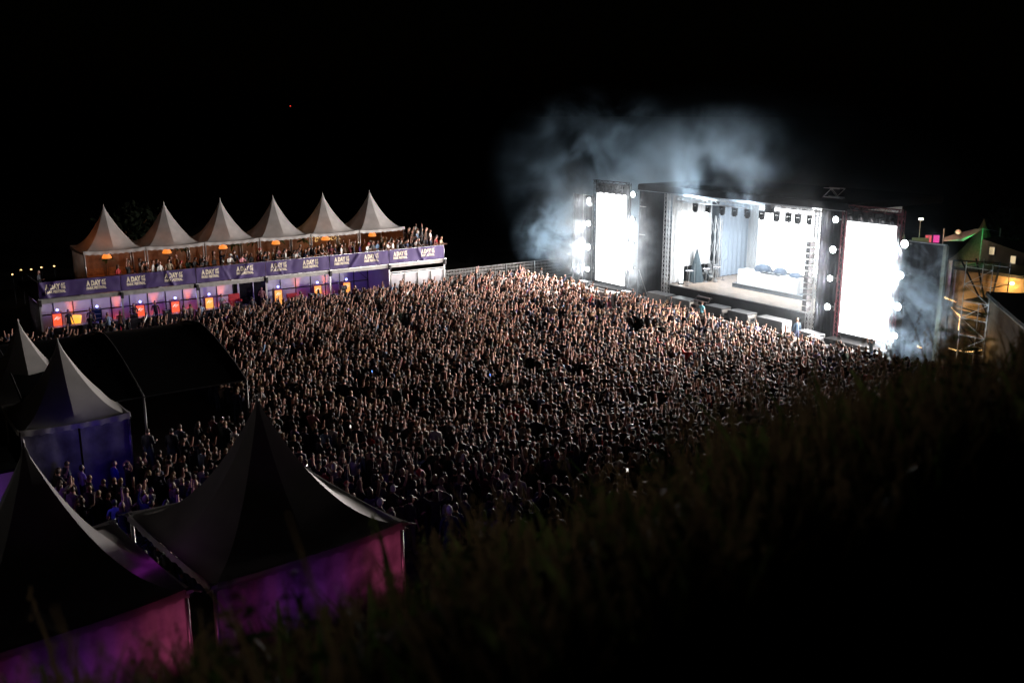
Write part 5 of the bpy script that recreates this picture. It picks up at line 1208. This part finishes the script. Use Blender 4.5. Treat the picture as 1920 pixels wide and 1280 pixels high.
# ================================================================== VEGETATION ON THE HILL
def blades(name, n, seed, label, colmat, x0=-2.8, x1=4.6, hscale=1.0, keep_left=.3, wd=.006):
    rg = np.random.default_rng(seed); V = []; Fs = []; c = 0; tries = 0
    while c < n and tries < n*12:
        tries += 1
        x = rg.uniform(x0, x1); y = rg.uniform(1.3, 9.5); wv = .78*(y-4)-.62*x
        if not -1.3 < wv < 2.2: continue
        if y < 1.8 or abs(x)/y > .68: continue
        px0 = 960+1829*x/(y*.97+.5)
        if px0 < 850 and rg.random() > keep_left: continue
        zg = ground_z(x, y)-.03
        ty = yline(min(max(px0, 0), 1920))+rg.normal(70, 60)-(90 if rg.random() < .05 else 0)
        dep = .236+math.atan((ty-640)/1829.455); zt = 15-y*math.tan(dep)
        h = (zt-zg)*hscale
        if h < .08 or h > 1.35: continue
        lean = rg.normal(0, .18, 2)*h+np.array([-.10, -.02])*h; w0 = wd*rg.uniform(.5, 1.6)*(1+h); a = rg.uniform(0, 6.28); sx, sy = math.cos(a)*w0, math.sin(a)*w0; o = len(V)
        for j in range(5):
            u = j/4; k = (1-u)**.7 if rg.random() < .9 else 1; px, py, pz = x+lean[0]*u*u, y+lean[1]*u*u, zg+h*(u-.12*u*u)
            k = max(.12, (1-u*.9)); V += [(px-sx*k, py-sy*k, pz), (px+sx*k, py+sy*k, pz)]
        Fs += [(o+2*j, o+2*j+1, o+2*j+3, o+2*j+2) for j in range(4)]
        if rg.random() < .28:      # seed head
            tx, ty_, tz = V[-1]
            for q in range(7):
                dv = rg.normal(0, .012, 3); o = len(V); zz = tz-q*.022
                V += [(tx+dv[0]-.009, ty_+dv[1], zz), (tx+dv[0]+.009, ty_+dv[1], zz+.01), (tx+dv[0]+.004, ty_+dv[1], zz+.035)]; Fs.append((o, o+1, o+2))
        c += 1
    me = bpy.data.meshes.new(name); me.from_pydata(V, [], Fs); me.materials.append(colmat)
    return ob(name, me, kind='stuff', label=label)
blades('tall_grass', 5600, 3, 'tall dry grass stalks along the hill edge', M_grass, wd=.0085)
blades('green_grass', 2200, 5, 'short green grass under the dry stalks', mat('green_grass', (.06, .12, .02), .7, var=.5, scale=2, trans=.35), hscale=.8, wd=.014)
blades('broad_leaves', 420, 8, 'broad blurred leaves among the grass on the hill edge', mat('broad_leaf', (.10, .13, .04), .6, var=.7, scale=3, trans=.45), hscale=.95, wd=.034)
def weed(label, x, y, h, n, ln, mt=None, spread=.35):
    z = ground_z(x, y); t = thing('weed', label, 'plant', (x, y, z-.02), random.uniform(0, 6), 'leafy weeds on the hill edge')
    st_ = MB().tube([(0, 0, 0), (.02, .01, h*.5), (.05, .0, h)], [.008, .006, .003], 5)
    m = MB()
    for i in range(n):
        u = .25+.75*i/n; a = i*2.4; l = ln*(1.15-u)*random.uniform(.8, 1.2); b = Vector((.02*u, .01*u, h*u)); d = Vector((math.cos(a), math.sin(a), .35)); sd = Vector((-math.sin(a), math.cos(a), 0))*l*.2
        m.add([b, b+d*l*.5+sd, b+d*l-Vector((0, 0, l*.25)), b+d*l*.5-sd], [(0, 1, 2), (0, 2, 3)])
    ob('stem', st_.mesh('stem', M_grass, True), t); ob('leaves', m.mesh('leaves', mt or M_leaf), t)
    return t
for lb, x, y, h, n, ln in (('leafy green weed hiding the crowd end, below the white shirt at the grass', -.15, 4.3, .55, 16, .22), ('tall leafy weed in the middle of the hill edge', .75, 4.6, .8, 18, .2), ('leafy weed in front of the last rows of the crowd', .35, 4.0, .6, 14, .2),
                           ('tall dark weed before the warm lit buildings', 2.35, 5.0, 1.55, 22, .22), ('broad dark weed beside the tallest one, before the buildings', 2.7, 5.5, 1.35, 22, .24), ('dark weed under the olive corner post', 2.0, 4.8, 1.0, 16, .2),
                           ('low weed before the purple lit tent wall', -1.0, 3.3, .5, 14, .18), ('dark weed rising over the pink lit tent wall', -.75, 3.1, .62, 14, .18), ('weed at the bottom edge before the tents', -.45, 3.2, .5, 12, .16), ('slim weed between crowd and dark slope', 1.3, 5.0, .75, 16, .18)):
    weed(lb, x, y, h, n, ln)
wf = thing('wild_flower', 'pale blurred flower head standing above the dark grass', 'flower', (.92, 3.45, ground_z(.92, 3.45)), 0)
ob('stem', MB().tube([(0, 0, 0), (.0, 0, .5), (-.03, 0, .99)], [.006, .005, .004], 5).mesh('stem', M_grass, True), wf)
m = MB()
for i in range(26): a = i*2.4; r = .028*math.sqrt(i/26); m.lathe([(0, -.004), (.006, 0), (0, .005)], 5, (-.03+math.cos(a)*r*1.4, math.sin(a)*r, 1.0-.4*r))
ob('petals', m.mesh('petals', mat('white_petal', (.6, .55, .5), .7, trans=.4)), wf)
def bush(label, x, y, r, h, n=420):
    t = thing('bush', label, 'bush', (x, y, ground_z(x, y)), 0, 'small bushes below the hill'); m = MB()
    for i in range(n):
        v = rng.normal(0, 1, 3); v /= np.linalg.norm(v); v *= rng.uniform(.5, 1)**.4; c = Vector((v[0]*r, v[1]*r, h*.5+v[2]*h*.5)); a = Vector(rng.normal(0, .045, 3)); b = Vector(rng.normal(0, .03, 3)); m.add([c-a, c+b, c+a, c-b], [(0, 1, 2, 3)])
    ob('foliage', m.mesh('foliage', M_leaf), t); ob('stem', MB().tube([(0, 0, 0), (0, 0, h*.5)], [.04, .02], 5).mesh('stem', M_bench), t)
bush('small leafy green bush beside the corner bracket of the big grey tent', -1.75, 23.0, .6, 1.0)
bush('low green bush at the foot of the hill below the crowd', -.3, 24.2, .7, .9)
bush('small yellow green bush among the people near the violet wall', -12.0, 29.2, .5, 1.0)

# ================================================================== SMOKE: bodies of drifting stage smoke
def smoke(label, c, size, rz, dens, scale, lo, hi, seed, stretch=(1, 1, 1), aniso=.25, col=(.74, .88, 1), fall=1.0, name='smoke'):
    m = bpy.data.materials.new(name); m.use_nodes = True; t = m.node_tree; t.nodes.clear(); N = t.nodes.new; L_ = t.links.new
    out = N('ShaderNodeOutputMaterial'); pv = N('ShaderNodeVolumePrincipled'); L_(pv.outputs[0], out.inputs['Volume'])
    pv.inputs['Color'].default_value = (*col, 1); pv.inputs['Anisotropy'].default_value = aniso
    tc = N('ShaderNodeTexCoord'); ln = N('ShaderNodeVectorMath'); ln.operation = 'LENGTH'; L_(tc.outputs['Object'], ln.inputs[0])
    mp = N('ShaderNodeMapping'); mp.inputs['Location'].default_value = (seed*7.3, seed*3.1, seed*1.7); mp.inputs['Scale'].default_value = tuple(size[i]*stretch[i] for i in range(3)); L_(tc.outputs['Object'], mp.inputs[0])
    nz = N('ShaderNodeTexNoise'); nz.inputs['Scale'].default_value = scale; nz.inputs['Detail'].default_value = 7; nz.inputs['Roughness'].default_value = .64; nz.inputs['Distortion'].default_value = .5; L_(mp.outputs[0], nz.inputs['Vector'])
    mr = N('ShaderNodeMapRange'); mr.inputs[1].default_value = lo; mr.inputs[2].default_value = hi; L_(nz.outputs['Fac'], mr.inputs[0])
    n2 = N('ShaderNodeTexNoise'); n2.inputs['Scale'].default_value = scale*4.2; n2.inputs['Detail'].default_value = 4; L_(mp.outputs[0], n2.inputs['Vector'])
    r2 = N('ShaderNodeMapRange'); r2.inputs[1].default_value = .36; r2.inputs[2].default_value = .62; r2.inputs[3].default_value = .25; L_(n2.outputs['Fac'], r2.inputs[0])
    m0 = N('ShaderNodeMath'); m0.operation = 'MULTIPLY'; L_(mr.outputs[0], m0.inputs[0]); L_(r2.outputs[0], m0.inputs[1])
    fr = N('ShaderNodeMapRange'); fr.interpolation_type = 'SMOOTHSTEP'; fr.inputs[1].default_value = 1.0; fr.inputs[2].default_value = 1-fall; fr.inputs[3].default_value = 0; fr.inputs[4].default_value = 1; L_(ln.outputs['Value'], fr.inputs[0])
    m1 = N('ShaderNodeMath'); m1.operation = 'MULTIPLY'; L_(m0.outputs[0], m1.inputs[0]); L_(fr.outputs[0], m1.inputs[1])
    m2 = N('ShaderNodeMath'); m2.operation = 'MULTIPLY'; m2.inputs[1].default_value = dens; L_(m1.outputs[0], m2.inputs[0]); L_(m2.outputs[0], pv.inputs['Density'])
    o = ob(name, MB().box((0, 0, 0), (2, 2, 2)).mesh(name, m), None, c, rz, label=label, kind='stuff'); o.scale = size
    return o
SMOKES = [
 ('broad pale smoke drifting up and away from the farther screen tower', SP(-14, 4.0, 8.6), (17, 6.0, 8.6), .36, .14, .45, .63, 11, (1, 1, 1.2)),
 ('blue smoke billowing around the scrim wall of the farther tower', SP(-13.5, -1.0, 3.6), (5.8, 3.0, 4.6), 1.0, .36, .45, .61, 2, (1, 1, 1)),
 ('plume of smoke rising over the stage roof', SP(4.6, .6, 10.8), (9.5, 5.2, 4.9), .62, .2, .45, .61, 9, (1, 1, .8)),
 ('blue haze in front of the black wing beside the stage', SP(-1.4, -2.0, 4.6), (2.4, 1.8, 5.4), .28, .4, .36, .66, 4, (1, 1, 1)),
 ('thick white smoke around the lamps of the red tower', SP(21.9, -1.2, 3.8), (3.3, 2.4, 5.0), 2.4, .42, .46, .61, 5, (1, 1, 1)),
 ('thin haze inside the stage', SP(3.2, 5.2, 4.8), (4.6, 4.0, 3.6), .10, .3, .3, .7, 6, (1, 1, 1)),
 ('faint veil of haze across the whole stage front', SP(4, -.5, 6.5), (30, 6, 11), .028, .10, .3, .66, 7, (1, 1, 1)),
]
if USE_SMOKE:
    for lb, c, sz, de, scl, lo, hi, sd, stt in SMOKES: smoke(lb, c, sz, SR, de*SMOKE_K, scl, lo, hi, sd, stt)
